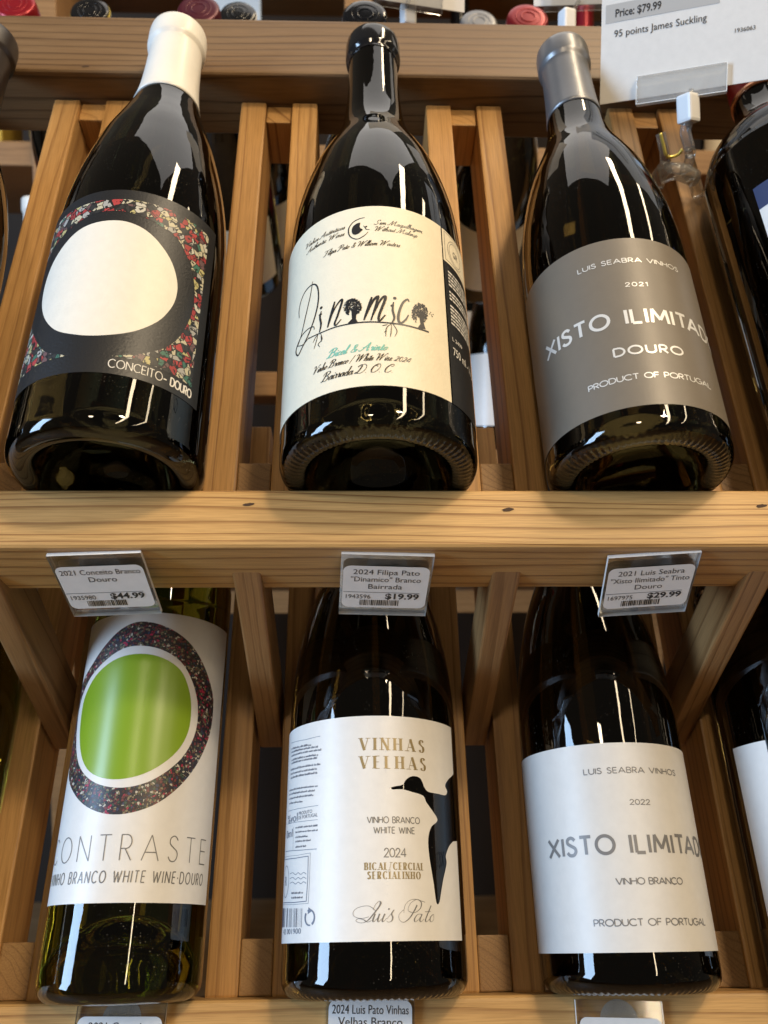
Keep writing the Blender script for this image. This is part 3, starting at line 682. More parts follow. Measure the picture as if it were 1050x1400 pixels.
for cx, cy, rx, ry, tr in ((440,242,58,56,[(408,347),(436,318),(432,255),(468,255),(462,318),(478,344)]), (876,282,52,66,[(862,376),(880,350),(868,270),(900,270),(903,350),(914,386)])):
    a.add(cdt([zd(tr)]))
    for k in range(420):
        q = rnd.uniform(0, 2*pi); rr = sqrt(rnd.random()); x, y = cx+rx*rr*cos(q)+(18*(cy-242)/40 if False else 0), cy+ry*rr*sin(q)
        if y > cy+25 and abs(x-cx) < 22: continue
        c = zd([(x, y)])[0]; r0 = rnd.uniform(.16, .42); ph = rnd.uniform(0, 6)
        a.add(([(c[0]+r0*(1.5 if j % 2 else .7)*cos(ph+j*pi/3), c[1]+r0*(1.5 if j % 2 else .7)*sin(ph+j*pi/3)) for j in range(6)], [list(range(6))]))
for x, y in ((940,285),(952,292),(962,288),(956,302),(946,276)): a.dot(*zd([(x, y)])[0], .28, 6)
# eye emblem
ze = zoom(f, 400, 280, 4.375)
pen([(432,80),(405,85),(362,108),(336,150),(345,192),(385,208),(425,190),(452,165)], .5, z=ze)
a.add(cdt([spl(ze([(405,110),(380,118),(358,140),(356,168),(370,182),(395,175),(412,160),(420,150),(405,142),(402,128)]), True, 3)]))
pen([(424,128),(434,138),(442,150),(462,150)], .4, z=ze); a.dot(*ze([(441,133)])[0], .45, 8)
script(a, 'Vinhos Aut\u00eanticos', -36.4, -14.2, 104.2, 2.7, .07); script(a, 'Authentic Wines', -35.0, -14.4, 100.4, 2.7, .07)
script(a, 'Sem Maquilhagem', -1.6, 20.6, 104.4, 2.7, .07); script(a, 'Without Makeup', -1.8, 17.8, 100.6, 2.7, .07)
script(a, 'Filipa Pato & William Wouters', -24.8, 9.6, 92.2, 2.9, .065)
script(a, 'Vinho Branco / White Wine 2024', -28.8, 12.4, 31.0, 3.4, .055, .125); script(a, 'Bairrada D. O. C.', -24.2, 5.6, 25.2, 4.1, .05, .12)
a.on_cylinder('lettering', R, OFF+.1, M['ink'], lab)
script(Art(), 'Bical & Arinto', -21.6, 3.4, 36.0, 3.9, .08, .16).on_cylinder('lettering', R, OFF+.1, M['teal_ink'], lab)
bk = Art().rect(32, 19, 72, 96).on_cylinder('back_label', R, OFF, M['black_label'], b2)
up = Art().patch([(32, 96.2), (45, 96.2), (58, 96.2), (72, 96.2), (72, 108), (72, 115.6), (50, 115.6), (32, 115.6)]).on_cylinder('back_label_crest', R, OFF, M['cream'], b2)
a = Art(); a.strokes([arc(42, 105.6, 5.4, 6.2, 0, 360, 30), [(33.4, 97.6), (33.4, 114.6), (60, 114.6)], [(33.4, 97.6), (60, 97.6)], arc(42, 105.6, 6.6, 7.4, 30, 330, 26)], .22)
ftext(a, 'GR', 39.6, 103.6, 3.6, 4.6); a.on_cylinder('lettering', R, OFF+.1, M['grey_ink'], up)
a = Art(); rnd = random.Random(8); hh = 90.5
for para, n in ((0, 5), (1, 3), (2, 6)):
    for i in range(n):
        u = 34.4; end = rnd.uniform(56, 66)
        while u < end:
            w = rnd.uniform(.9, 3.4); a.rect(u, hh, u+w, hh+.95, 2); u += w+.55
        hh -= 1.9
    hh -= 2.2
ftext(a, 'L 2409', 34.4, 52.2, 2.0); ftext(a, '750 ml - 11,5% vol', 34.4, 44.6, 4.2, 29)
a.on_cylinder('lettering', R, OFF+.1, M['white_ink'], bk)

# --- B3 and B6: the grey and the white label of one range
def xisto(root, R, c, dy, m_lab, m_ink, lo, hi, year, sub, big_sub, pen_w=1.0):
    lab = Art().rect(-78, lo, 78, hi).on_cylinder('label', R, OFF, m_lab, root)
    a = Art()
    stext(a, 'LUIS SEABRA VINHOS', c-22.9, c+22.9, 86.9+dy, 2.4, .42, 1.32)
    stext(a, year, c-4.6, c+4.6, 73.3+dy, 2.1, .38, 1.5)
    stext(a, 'XISTO ILIMITADO', c-45.2, c+45.2, 53.6+dy, 7.2, 1.38*pen_w, 1.04)
    if big_sub: stext(a, sub, c-14.1, c+14.1, 38.0+dy, 3.9, .85, 1.35)
    else: stext(a, sub, c-15.1, c+15.1, 41.2+dy, 2.5, .46, 1.2)
    stext(a, 'PRODUCT OF PORTUGAL', c-26.4, c+26.4, 25.6+dy, 2.5, .44, 1.3)
    a.on_cylinder('lettering', R, OFF+.1, m_ink, lab)
    return lab
X, R = 118.8, 38.3
b3 = make_bottle('wine_bottle', X, 1, R, 289, 12.9, burgundy, M['brown_glass'], 'dark wine bottle with grey capsule and grey label lettered in silver', punt=24, knurl=76)
capsule(b3, 229, 289, 12.9, M['cap_grey'])
xisto(b3, R, -1.6, .3, M['grey_label'], M['silver_ink'], 13.2, 101.5, '2021', 'DOURO', True)

# --- B4: white label, green egg
X, R = -104.0, 34.9
b4 = make_bottle('wine_bottle', X, 2, R, 315, 13.2, tall, M['green_glass'], 'olive green wine bottle with a green egg in a dark ring on its white label', knurl=0, punt=34, zoff=0)
f = px_fn(X, 2, R); P = lambda pts: [f(*p) for p in pts]
lab = Art().rect(-60, 37.2, 51.3, 166).on_cylinder('label', R, OFF, M['white'], b4)
outer = spl(P([(193,850),(227,857),(257,877),(277,907),(289,943),(291,965),(287,1000),(273,1037),(250,1070),(217,1097),(180,1111),(147,1113),(119,1103),(101,1083),(95,1057),(96,1023),(102,983),(112,945),(125,912),(145,882),(167,860)]), True, 4)
inner = spl(P([(190,883),(220,888),(247,905),(263,933),(270,966),(267,1000),(253,1030),(230,1053),(200,1070),(167,1077),(137,1073),(117,1060),(107,1040),(105,1010),(109,970),(120,935),(143,905),(167,888)]), True, 4)
green = spl(P([(193,894),(223,900),(247,917),(258,943),(261,970),(257,1000),(242,1027),(213,1050),(180,1063),(147,1065),(123,1055),(112,1033),(110,1000),(114,965),(121,943),(136,919),(162,900)]), True, 4)
Art().patch(outer, [inner], 2.2).on_cylinder('printed_ring', R, OFF+.06, M['mosaic2'], lab)
Art().patch(green, [], 2.4).on_cylinder('printed_egg', R, OFF+.07, M['green_print'], lab)
a = stext(Art(), 'CONTRASTE', -41, 45.0, 53.6, 10.3, .45, .76)
stext(a, '2021.VINHO BRANCO WHITE WINE.DOURO', -49, 44.4, 45.0, 4.5, .5, .56, slant=.06)
a.on_cylinder('lettering', R, OFF+.1, M['grey_ink'], lab)
capsule(b4, 250, 315, 13.2, M['cap_white'])

# --- B5: white label with a die-cut bird
X, R = 7.0, 41.2
b5 = make_bottle('wine_bottle', X, 2, R, 297, 13.6, burgundy, M['brown_glass'], 'dark wine bottle whose white label has a cut out black bird shape', punt=28)
capsule(b5, 238, 297, 13.6, M['cap_black'])
f = px_fn(X, 2, R); z5 = zoom(f, 350, 950, 3.0)
bird = z5([(545,383),(566,376),(600,369),(613,350),(630,337),(652,334),(672,342),(682,360),(690,381),(706,398),(740,405),(774,412),(782,396),(774,372),(786,348),(801,334)])
ULR = 47.0
bird = spl(bird, False, 4)[:-1] + [(ULR-.01, 91.0), (ULR+8, 91), (ULR+8, 61.5), (ULR-.01, 61.5)] + spl(z5([(806,602),(790,622),(777,660),(780,692),(766,760),(757,815),(752,846),(745,859),(737,845),(726,765),(712,680),(705,612),(708,570),(719,540),(739,522),(741,506),(722,476),(697,440),(684,414),(640,399),(600,388),(562,389)]), False, 4)
outl = [(-66+(ULR+66)*k/36, 21.3) for k in range(37)] + [(ULR, 21.3+(112.8-21.3)*k/12) for k in range(1, 12)] + [(ULR-(ULR+66)*k/36, 112.8) for k in range(37)]
lab = Art().patch(outl, [bird], 2.6).on_cylinder('label', R, OFF, M['white'], b5)
a = Art(); zl = zoom(f, 470, 1210, 6.5625)
def sc(pts, w, base=.16):
    Pp = spl(zl(pts), False, 6); out = []
    for i, p in enumerate(Pp):
        q = Pp[min(i+1, len(Pp)-1)]; o = Pp[max(i-1, 0)]; dx, dy = q[0]-o[0], q[1]-o[1]; l = hypot(dx, dy) or 1
        t = max(0, -dy/l) if dy < 0 else 0
        out.append((p[0], p[1], base+(w-base)*t**2))
    a.strokes([out], w)
sc([(262,225),(285,175),(318,145),(330,165),(305,210),(262,265),(222,312),(180,337),(135,337),(110,320),(130,303),(175,310),(212,332),(250,318)], .75)
sc([(225,285),(160,300),(100,285),(84,250),(112,212),(175,190),(235,192),(290,235)], .3)
sc([(282,258),(262,310),(268,330),(300,298),(322,258)], .65); sc([(322,258),(304,312),(314,330),(340,300)], .65)
sc([(368,258),(345,312),(354,330),(385,296)], .65); a.dot(*zl([(404,216)])[0], .35, 10)
sc([(390,300),(420,262),(452,222)], .25); sc([(448,225),(428,258),(438,290),(428,322),(400,333),(384,322)], .6)
sc([(655,180),(625,240),(585,300),(535,334),(498,312),(494,268),(520,235),(540,222)], .7)
sc([(538,250),(545,190),(582,142),(640,127),(690,152),(686,205),(640,245),(590,240),(575,212),(600,160),(650,130),(690,142),(726,155)], .5)
sc([(700,262),(660,265),(632,305),(640,330),(672,305),(700,262)], .55); sc([(700,262),(680,312),(690,330),(716,305)], .6)
sc([(780,184),(745,270),(730,315),(740,330),(765,305)], .6); sc([(725,240),(775,238)], .2, .2)
sc([(800,262),(776,285),(770,318),(785,330),(803,305),(802,265)], .55)
stext(a, 'VINHO BRANCO', -3.3, 20.3, 66.6, 2.5, .36, .85); stext(a, 'WHITE WINE', -.5, 17.6, 62.4, 2.5, .36, .85)
stext(a, '2024', 3.8, 13.4, 53.0, 3.4, .42, 1.0)
a.on_cylinder('lettering', R, OFF+.1, M['grey_ink'], lab)
a = stext(Art(), 'VINHAS', -6.1, 23.7, 97.4, 5.4, 1.2, .70, serif=.24); stext(a, 'VELHAS', -6.1, 24.2, 89.4, 5.4, 1.2, .70, serif=.24)
a.on_cylinder('lettering', R, OFF+.1, M['gold_ink'], lab)
a = Art()
stext(a, 'BICAL/CERCIAL', -4.3, 21.4, 48.0, 2.8, .62, .60, serif=.17); stext(a, 'SERCIALINHO', -3.1, 19.7, 44.5, 2.8, .62, .60, serif=.17)
a.on_cylinder('lettering', R, OFF+.1, M['gold_ink'], lab)
a = Art(); rnd = random.Random(3)
z3 = zoom(f, 380, 980, 4.3714)
def words(px0, px1, py0, slope, hmm, dens=.8):
    """a line of print too fine to read, as separate word marks"""
    u0, h0 = z3([(px0, py0)])[0]; u1, h1 = z3([(px1, py0-slope*(px1-px0))])[0]; u = u0
    while u < u1-.5:
        w = min(rnd.uniform(.8, 3.0), u1-u); y = h0+(h1-h0)*(u-u0)/(u1-u0)
        k = u
        while k < u+w:
            cw = rnd.uniform(.32, .5); hh = hmm*rnd.choice((.7, .7, 1.0)); a.rect(k, y, k+cw*.62, y+hh, 2); k += cw
        u += w+.5
for y, e in ((172,200),(192,240),(214,260),(240,240),(258,238)): words(84, e, y+28, .22, .95)
for y, e in ((298,255),(322,235),(346,236)): words(80, e, y+28, .21, .95)
for y, e in ((428,238),(452,220),(478,214),(505,150)): words(72, e, y+20, .17, .85)
for y, e in ((655,240),(682,240),(712,178),(738,198),(770,174)): words(108, e, y+14, .10, .8)
for y, e in ((1050,152),(1078,150)): words(84, e, y+10, .05, .8)
def ln(pts, w): a.strokes([z3(pts)], w)
ln([(84,158),(170,137),(256,116)], .2); ln([(66,566),(150,545),(243,530)], .18); ln([(62,642),(150,625),(240,615)], .18); ln([(50,806),(140,797),(234,790)], .25); ln([(97,660),(93,795)], .16)
u0, h0 = z3([(128, 586)])[0]; ftext(a, 'PRODUTO', u0, h0-.2, 1.5, 9.5); u0, h0 = z3([(126, 612)])[0]; ftext(a, 'DE PORTUGAL', u0, h0-.2, 1.5, 13)
u0, h0 = z3([(120, 622)])[0]; ftext(a, '%vol', u0, h0, 3.6, 12, 0, 0, 'R'); u0, h0 = z3([(90, 716)])[0]; ftext(a, '0ml', u0, h0, 3.4, 9, 0, 0, 'R')
ln([(40,858),(110,845),(184,833),(181,970),(172,1102),(100,1110),(36,1112)], .32); ln([(42,842),(120,828),(196,814),(192,960),(184,1115),(100,1122),(34,1124)], .14)
uc, hc = z3([(52, 985)])[0]; a.strokes([arc(uc, hc, 4.2, 6.5, 0, 360, 30)], .3); ftext(a, 'R', uc, hc-1.8, 4, None, 0, -.006, 'C')
for k in range(3):
    b = spl(z3([(75,940+28*k),(92,932+28*k),(108,944+28*k),(124,932+28*k),(140,942+28*k),(156,930+28*k),(172,940+28*k)]), False, 4); a.strokes([b], .22)
x = 30
while x < 150:
    w = rnd.choice((1.6, 2.6, 4.2)); u0, h0 = z3([(x, 1258)])[0]; u1, h1 = z3([(x+w, 1145)])[0]; a.rect(u0, h0, u1, h1, 2); x += w+rnd.choice((1.6, 2.4, 3.6))
u0, h0 = z3([(140, 1296)])[0]; ftext(a, '42 001900', u0, h0, 2.1, 18, 0, 0, 'R')
uc, hc = z3([(192, 1200)])[0]
a.strokes([[(p[0], p[1], .5+.5*k/20) for k, p in enumerate(arc(uc, hc, 2.7, 2.9, 120, -60, 20))], [(p[0], p[1], .5+.5*k/20) for k, p in enumerate(arc(uc, hc, 2.7, 2.9, -80, -215, 20))]], .7)
a.add(([(uc-.8, hc+4.0), (uc+1.6, hc+2.6), (uc-1.2, hc+1.3)], [[0, 1, 2]]))
a.on_cylinder('lettering', R, OFF+.1, M['slate_ink'], lab)

X, R = 120.5, 38.9
b6 = make_bottle('wine_bottle', X, 2, R, 289, 12.9, burgundy, M['brown_glass'], 'dark wine bottle with pearly white label lettered in grey, below the grey labelled one', punt=24, knurl=76)
capsule(b6, 229, 289, 12.9, M['cap_grey'])
xisto(b6, R, 3.8, 0, M['pearl'], M['grey_ink'], 15.8, 100.3, '2022', 'VINHO BRANCO', False)

# --- cropped neighbours at the picture's sides
X, R = XC+2*PITCHX-8, 41.5
b7 = make_bottle('wine_bottle', X, 1, R, 297, 14.0, bordeaux, M['black_glass'], 'high shouldered dark wine bottle with a copper ringed red capsule behind the price sign', punt=24, knurl=0, seg=128)
capsule(b7, 248, 297, 14.0, M['cap_red'])
link('capsule_band', lathe('capsule_band', [(14.6, 246.4), (15.6, 246.4), (15.6, 249.4), (14.6, 249.4)], M['copper'], 72), b7)
lab = Art().rect(-42, 60, 40, 152).on_cylinder('label', R, OFF, M['white'], b7); Art().rect(-42, 138, 40, 152).on_cylinder('printed_band', R, OFF+.08, M['navy'], lab)
X, R = XC-2*PITCHX+7, 38.5
b0 = make_bottle('wine_bottle', X, 1, R, 292, 14.0, burgundy, M['black_glass'], 'dark wine bottle with brown capsule lettered in gold beside the black labelled one', punt=24, knurl=0, seg=128)
cp = capsule(b0, 232, 292, 14.0, M['cap_brown'])
Art().rect(-60, 22, 30, 100).on_cylinder('label', R, OFF, M['grey_label'], b0)
a = ftext(Art(), 'MENDES', 0, 0, 3.0, 20); vs = []
for u, h in a.v:
    r = 15.6; t = (h+12)/r; vs.append((r*sin(t)*.001, -r*cos(t)*.001, (250-u+8)*.001))
link('lettering', mesh('lettering', vs, a.f, M['gold_ink']), cp)
X, R = XC+2*PITCHX-9, 40
b8 = make_bottle('wine_bottle', X, 2, R, 297, 14.0, bordeaux, M['black_glass'], 'dark wine bottle with plain white front and back labels beside the pearly labelled one', punt=24, knurl=0, seg=128)
capsule(b8, 248, 297, 14.0, M['cap_black'])
Art().rect(-27, 20, 40, 108).on_cylinder('label', R, OFF, M['white'], b8); Art().rect(-58, 12, -37, 104).on_cylinder('back_label', R, OFF, M['white'], b8)
X, R = XC-2*PITCHX+7, 38.5
b9 = make_bottle('wine_bottle', X, 2, R, 297, 14.0, burgundy, M['green_glass'], 'olive glass wine bottle beside the one with the green egg label', punt=24, knurl=0, seg=128)
capsule(b9, 238, 297, 14.0, M['cap_white'])
Art().rect(-62, 22, 20, 108).on_cylinder('label', R, OFF, M['cream'], b9)

# ------------------------------------------------------------------ shelf price tags
def price_tag(mw, lines, code, price, label, seed, sw=36.4, full=True, top=6.5, big=1.0):
    """acrylic plate hanging from its top edge; local x right, y up, z towards the reader"""
    root = empty('price_tag', mw, label, 'price tag', 'price tags on the rack rails')
    me = box_mesh('acrylic_plate', .0385, .0392, .0018, M['acrylic'], 0)
    me.materials.append(M['edge'])
    for p in me.polygons:
        if abs(p.normal.z) < .5: p.material_index = 1
    link('acrylic_plate', me, root, None, Matrix.Translation((0, -.0196, -.0012)))
    pad = Art(); pad.add(([(8.5*cos(2*pi*k/32), -8+8.5*sin(2*pi*k/32)) for k in range(32)], [list(range(32))])); pad.on_plane('adhesive_pad', -2.4, M['adhesive'], root)
    a = Art(); x0, x1, y0, y1, r = -sw/2, sw/2, -top-27.0, -top, 3.2; o = []
    for cx, cy, s in ((x1-r, y1-r, 0), (x0+r, y1-r, 90), (x0+r, y0+r, 180), (x1-r, y0+r, 270)): o += arc(cx, cy, r, r, s, s+90, 6)
    a.add((o, [list(range(len(o)))])); st = a.on_plane('paper_sticker', .05, M['tag_paper'], root)
    t = Art(); y = y1-5.2
    for i, l in enumerate(lines):
        ftext(t, l, 0, y-i*4.6, 3.1*big, None if len(l) < 14 else min(sw-3, 1.75*len(l)*big), 0, 0, 'C')
    if full:
        t.rect(x0+.4, y1-16.9, x1-3.2, y1-16.65); ftext(t, code, x0+1.6, y1-21.0, 2.7, 10.6, 0, 0); ftext(t, price, x1-3.2, y1-20.9, 3.5, 14.6, 0, .03, 'R')
        rnd = random.Random(seed); x = -10.5
        while x < 6.5:
            w = rnd.choice((.25, .4, .6)); t.rect(x, y0+1.5, x+w, y0+5.2, 5); x += w+rnd.choice((.22, .3, .45))
    if t.v: t.on_plane('lettering', .14, M['ink'], st)
    return root
WD = Vector((0, -sin(radians(17.6)), -cos(radians(17.6))))     # drooping from under the rail, bottom edge back
def hang(px, py, spin):
    v = rk(ray(px, py)); t = (Y1-LEDGE_T-1.9)/v.y; p = v*t
    yv = -WD; xv = Vector((1, 0, 0)); zv = xv.cross(yv)
    rot = Matrix((AX*xv.x+AY*xv.y+AZ*xv.z, AX*yv.x+AY*yv.y+AZ*yv.z, AX*zv.x+AY*zv.y+AZ*zv.z)).transposed().to_4x4()
    return Matrix.Translation(W(p.x, p.y, p.z)) @ rot @ Matrix.Rotation(spin, 4, 'Z')
price_tag(hang(127, 759, radians(3)), ['2021 Conceito Branco', 'Douro'], '1935980', '$44.99', 'clear price tag under the rail below the white egg bottle', 1)
price_tag(hang(531, 760, radians(-2.6)), ['2024 Filipa Pato', '"Dinamico" Branco', 'Bairrada'], '1943596', '$19.99', 'clear price tag under the rail below the cream label with trees', 2)
price_tag(hang(896, 760, radians(5.5)), ['2021 Luis Seabra', '"Xisto Ilimitado" Tinto', 'Douro'], '1697975', '$29.99', 'clear price tag under the rail below the grey labelled bottle', 3)
def stick(px, py, spin=0, d=420.4):
    v = rk(ray(px, py)); p = v*(-d/v.z)
    return Matrix.Translation(W(p.x, p.y, p.z)) @ RACK_ROT @ Matrix.Rotation(spin, 4, 'Z')
price_tag(stick(168, 1366, radians(-1)), ['2021 Conceito'], '', '', 'clear price tag on the lower rail beneath the green egg bottle', 4, full=False)
price_tag(stick(507, 1344, radians(-1.5)), ['2024 Luis Pato Vinhas', 'Velhas Branco', 'Bairrada'], '', '', 'price tag on the lower rail beneath the black bird cut out label', 5, full=False, big=1.1)
price_tag(stick(846, 1368, radians(-2)), [], '', '', 'clear price tag on the lower rail beneath the pearly white label', 6, full=False)

# ------------------------------------------------------------------ price sign on its clip
def sign_frame(px, py, depth, yaw):
    o = at(px, py, depth); c, s = cos(yaw), sin(yaw)
    xv = Vector((c, -s, 0)); zv = Vector((-s, -c, 0)); yv = Vector((0, 0, 1))
    return Matrix.Translation(o) @ Matrix((xv, yv, zv)).transposed().to_4x4()
smw = sign_frame(820, 143, 470, radians(24))
sg = empty('price_sign', smw, 'white price sign card reading $79.99 held in a clear clip', 'sign')
link('card', box_mesh('card', .104, .082, .0007, M['card'], 0), sg, None, Matrix.Translation((.052, .041, -.0004)))
a = Art().rect(2.3, 43.5, 62, 53.5); bd = a.on_plane('printed_band', .1, M['card_band'], sg)
a = ftext(Art(), 'Price: $79.99', 7.6, 46.2, 4.2, 24.5, 0, .022); ftext(a, '95 points James Suckling', 7.2, 35.4, 3.8, 48.5, 0, 0); ftext(a, '1936063', 70, 26.5, 2.2, 10)
a.on_plane('lettering', .2, M['ink'], sg)
cl = link('card_clip', box_mesh('card_clip', .047, .0155, .004, M['clip'], .0008), sg, None, Matrix.Translation((.0435, .0035, .0010)))
rim = Art(); rim.strokes([[(20.2, 10.9), (20.2, -4.0), (66.8, -4.0), (66.8, 11.1), (20.2, 11.1)]], .35); rim.on_plane('clip_rim', 3.15, M['edge'], sg)
def chain(name, pts, rad, m, parent, inv):
    bm = bmesh.new(); rows = []; pts = [Vector(p) for p in pts]
    for i, p in enumerate(pts):
        d = (pts[min(i+1, len(pts)-1)]-pts[max(i-1, 0)]).normalized(); u = d.orthogonal().normalized(); w = d.cross(u)
        rows.append([bm.verts.new(inv @ (p+(u*cos(2*pi*k/10)+w*sin(2*pi*k/10))*rad)) for k in range(10)])
    for a_, b_ in zip(rows, rows[1:]):
        for k in range(10): bm.faces.new((a_[k], a_[(k+1) % 10], b_[(k+1) % 10], b_[k]))
    bm.faces.new(rows[0][::-1]); bm.faces.new(rows[-1])
    me = bpy.data.meshes.new(name); bm.to_mesh(me); bm.free(); me.materials.append(m); me.shade_smooth(); return link(name, me, parent)
inv = smw.inverted()
chain('clip_stem', [at(945, 122, 449), at(943, 140, 450), at(941, 170, 452)], .0013, M['plastic'], sg, inv)
cub = box_mesh('swivel_block', .0092, .0092, .0150, M['nylon'], .0016)
link('swivel_block', cub, sg, None, inv @ (Matrix.Translation(at(941, 149, 451)) @ Matrix.Rotation(radians(32), 4, 'Z') @ Matrix.Rotation(radians(-6), 4, 'Y')))
for pts, r in (([(941,165,452),(937,180,454),(942,200,456),(944,212,460)], .0030), ([(944,212,460),(936,232,464),(912,226,462),(908,205,458),(903,182,455)], .0027), ([(912,226,462),(902,240,466),(897,256,470)], .0042), ([(936,230,464),(948,246,468),(955,268,474)], .0036), ([(903,240,466),(925,234,462),(950,244,467)], .0048)):
    P3 = spl(pts, False, 5); chain('clamp_arm', [at(*p) for p in P3], r, M['plastic'], sg, inv)
chain('clamp_spring', [at(*p) for p in spl([(903,182,453),(907,198,455),(912,214,457),(926,212,457),(933,204,455)], False, 5)], .0009, M['yellow'], sg, inv)

def rear_sign(px, py, depth, yaw, x_off, w, label, bx, by):
    mw = sign_frame(px, py, depth, yaw)
    r = empty('price_sign', mw, label, 'sign', 'price signs clipped behind the neck rail')
    link('card', box_mesh('card', w*.001, .082, .0007, M['card'], 0), r, None, Matrix.Translation((x_off*.001, .041, -.0004)))
    link('card_clip', box_mesh('card_clip', .047, .0155, .004, M['acrylic'], .0008), r, None, Matrix.Translation((x_off*.001, .0035, .0012)))
    iv = mw.inverted(); c = at(bx, by, depth-2)
    link('swivel_block', box_mesh('swivel_block', .0092, .0092, .0150, M['nylon'], .0016), r, None, iv @ (Matrix.Translation(c) @ Matrix.Rotation(radians(20), 4, 'Z')))
    chain('clip_stem', [mw @ Vector((x_off*.001, .002, .001)), c, c-Vector((0, -.004, .05))], .0014, M['plastic'], r, iv)
    return r
rear_sign(635, 17, 560, radians(-14), -40, 80, 'white price sign card whose corner shows above the black topped bottle', 558, 20)
rear_sign(742, 8, 560, radians(6), 24, 60, 'white price sign card held above the grey capsule', 775, 30)

# ------------------------------------------------------------------ what stands behind the rack
def rear_bottle(px, py, depth, R, capm, label, pitch=radians(62), yaw=0., H=290, band=None):
    """bottle lying in the bin behind, its capsule end towards the rack"""
    tip = at(px, py, depth)
    ax = Vector((sin(yaw)*sin(pitch), -sin(pitch), cos(pitch)))          # direction of the neck
    q = ax.to_track_quat('Z', 'Y').to_matrix().to_4x4()
    mw = Matrix.Translation(tip - ax*H*.001) @ q
    root = empty('wine_bottle', mw, label, 'wine bottle', 'bottles lying behind the rack')
    link('glass', lathe('glass', bottle_profile(R, H, 13.5, burgundy, 24), M['black_glass'], 64), root)
    SHOULDER[root.name] = bottle_profile(R, H, 13.5, burgundy, 24)
    cp = capsule(root, H-62, H, 13.5, capm)
    if band: link('capsule_band', lathe('capsule_band', [(15.3, H-5), (15.9, H-5), (15.9, H-2.6), (15.0, H-2.0)], band, 48), root)
    pr = [(4.5, H+.6), (5.2, H+1.1), (5.9, H+.6)]; link('embossed_ring', lathe('embossed_ring', pr, capm, 48), cp)
    pr = [(8.5, H+.35), (9.1, H+.95), (9.7, H+.25)]; link('embossed_ring', lathe('embossed_ring', pr, capm, 48), cp)
    Art().rect(-40, 25, 40, 105).on_cylinder('label', R, OFF, M['cream'], root)
    return root
rear_bottle(20, 5, 640, 38, M['cap_red'], 'bright red capsule bottle behind the neck rail beside the brown capsule bottle')
rear_bottle(122, 14, 660, 38, M['cap_black'], 'black capsule bottle with a yellow band behind the neck rail', band=M['yellow'])
rear_bottle(271, 12, 600, 38, M['cap_wine'], 'dark wine red capsule bottle behind the white capsule')
rear_bottle(325, 18, 700, 38, M['cap_black'], 'black capsule bottle with a pale band behind the neck rail', band=M['nylon'])
rear_bottle(499, 20, 560, 40, M['cap_black'], 'large black capsule bottle directly behind the black topped bottle')
rear_bottle(722, 24, 610, 38, M['cap_red'], 'bright red capsule bottle behind the neck rail beside the grey capsule')
rear_bottle(655, 30, 680, 38, M['cap_grey'], 'grey capsule bottle behind the neck rail beside a red one')
def board(name, lo, hi, m, label, cat):
    lo, hi = Vector(lo), Vector(hi); s = hi-lo
    o = link(name, box_mesh(name, s.x, s.y, s.z, m, .002)); o.location = CAMPOS+(lo+hi)/2; o['label'] = label; o['category'] = cat; return o
sh = empty('rear_rack', Matrix.Translation(CAMPOS+Vector((0, 1.35, -.5))), 'blurred wooden wine rack standing further back in the shop', 'wine rack')
def rpart(name, lo, hi, m):
    lo, hi = Vector(lo), Vector(hi); s = hi-lo
    link(name, box_mesh(name, s.x, s.y, s.z, m, .002), sh, None, Matrix.Translation((lo+hi)/2-Vector((0, 1.35, -.5))))
for z in (-.25, .08, .41, .75): rpart('shelf_board', (-1.0, 1.25, z), (1.0, 1.5, z+.035), M['old'])
for x in (-.9, -.45, 0, .45, .9): rpart('post', (x-.02, 1.24, -1.35), (x+.02, 1.5, .95), M['old'])
rnd = random.Random(12)
rpart('shelf_board', (-1.0, .92, -.035), (1.0, 1.245, 0), M['old'])
for zi, z in enumerate((-.215, .115, .445)):
    for k in range(9):
        x = -.82+k*.2+rnd.uniform(-.02, .02)
        if min(abs(x-p) for p in (-.9, -.45, 0, .45, .9)) < .065: continue
        if zi == 2 and min(abs(x+.21), abs(x+.60)) < .09: continue
        mwr = Matrix.Translation(CAMPOS+Vector((x, 1.37, z)))
        root = empty('wine_bottle', mwr, '%s bottle with %s label and %s capsule on rear rack %s shelf' % ('olive green' if k % 3 == 0 else 'dark', ['white', 'cream', 'grey', 'navy'][(k+zi) % 4], ['red', 'black', 'white', 'wine red'][(k*3+zi) % 4], ['lowest', 'middle', 'upper'][zi]), 'wine bottle', 'upright bottles on the rear rack')
        link('glass', lathe('glass', bottle_profile(37, 270, 13.5, burgundy if k % 2 else bordeaux, 20), M['green_glass'] if k % 3 == 0 else M['black_glass'], 32), root)
        Art().rect(-50, 30, 50, 105).on_cylinder('label', 37, OFF, [M['white'], M['cream'], M['card_band'], M['navy']][(k+zi) % 4], root)
        SHOULDER[root.name] = bottle_profile(37, 270, 13.5, burgundy if k % 2 else bordeaux, 20)
        capsule(root, 215, 270, 13.5, [M['cap_red'], M['cap_black'], M['cap_white'], M['cap_wine']][(k*3+zi) % 4])
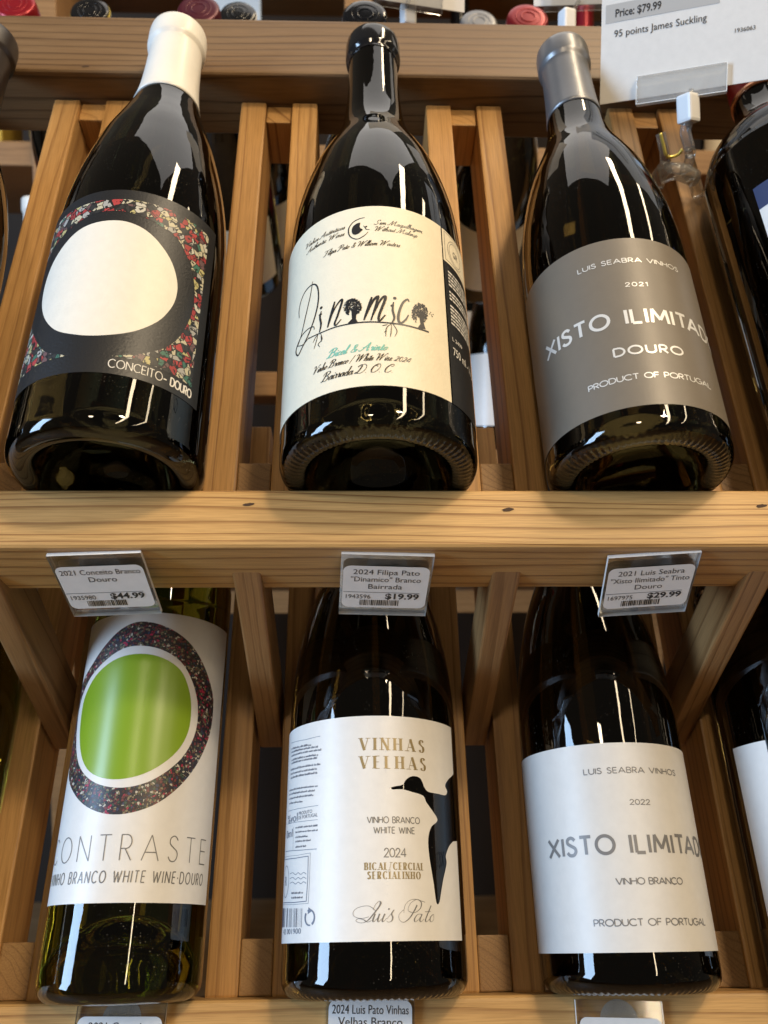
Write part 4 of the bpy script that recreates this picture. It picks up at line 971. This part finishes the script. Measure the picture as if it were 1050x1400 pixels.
for k in range(10):
    x = -.50+k*.112+rnd.uniform(-.012, .012)
    lc, cc, gc = k % 3, (k*2) % 5, k % 2
    root = empty('wine_bottle', Matrix.Translation(CAMPOS+Vector((x, 1.0, 0))), 'standing %s bottle with %s label and %s capsule right behind the slats' % (['dark', 'olive'][gc], ['white', 'cream', 'pale blue'][lc], ['red', 'black', 'white', 'gold', 'wine red'][cc]), 'wine bottle', 'bottles standing right behind the slats')
    link('glass', lathe('glass', bottle_profile(37, 290, 13.5, bordeaux if k % 2 else burgundy, 20), [M['black_glass'], M['green_glass']][gc], 40), root)
    SHOULDER[root.name] = bottle_profile(37, 290, 13.5, bordeaux if k % 2 else burgundy, 20)
    Art().rect(-52, 28, 52, 112).on_cylinder('label', 37, OFF, [M['white'], M['cream'], M['box_blue']][lc], root)
    capsule(root, 232, 290, 13.5, [M['cap_red'], M['cap_black'], M['cap_white'], M['yellow'], M['cap_wine']][cc])
def carton(x, z, size, m, band, label):
    mw = Matrix.Translation(CAMPOS+Vector((x, 1.37, z))) @ Matrix.Rotation(radians(7), 4, 'Z')
    r = empty('carton', mw, label, 'box')
    link('case', box_mesh('case', *size, m, .003), r, None, Matrix.Translation((0, 0, size[2]/2)))
    link('lid_flap', box_mesh('lid_flap', size[0]*1.01, size[1]*.5, .002, m, 0), r, None, Matrix.Translation((0, size[1]*.2, size[2]+.001)))
    link('printed_band', box_mesh('printed_band', size[0]*.8, .0006, size[2]*.25, band, 0), r, None, Matrix.Translation((0, -size[1]/2-.0004, size[2]*.55)))
carton(-.21, .445, (.11, .12, .26), M['box_blue'], M['white'], 'pale blue carton on the rear rack upper shelf')
carton(-.60, .445, (.10, .12, .24), M['box_yellow'], M['cap_wine'], 'yellow carton on the rear rack upper shelf')
wall = link('wall', mesh('wall', [(-4, 0, -1.35), (4, 0, -1.35), (4, 0, 1.9), (-4, 0, 1.9)], [[0, 1, 2, 3]], M['dark_wall'])); wall.location = CAMPOS+Vector((0, 2.4, 0)); wall['kind'] = 'structure'
fl = link('floor', mesh('floor', [(-4, -3.5, 0), (4, -3.5, 0), (4, 2.4, 0), (-4, 2.4, 0)], [[0, 1, 2, 3]], M['floor'])); fl.location = (0, 0, 0); fl['kind'] = 'structure'
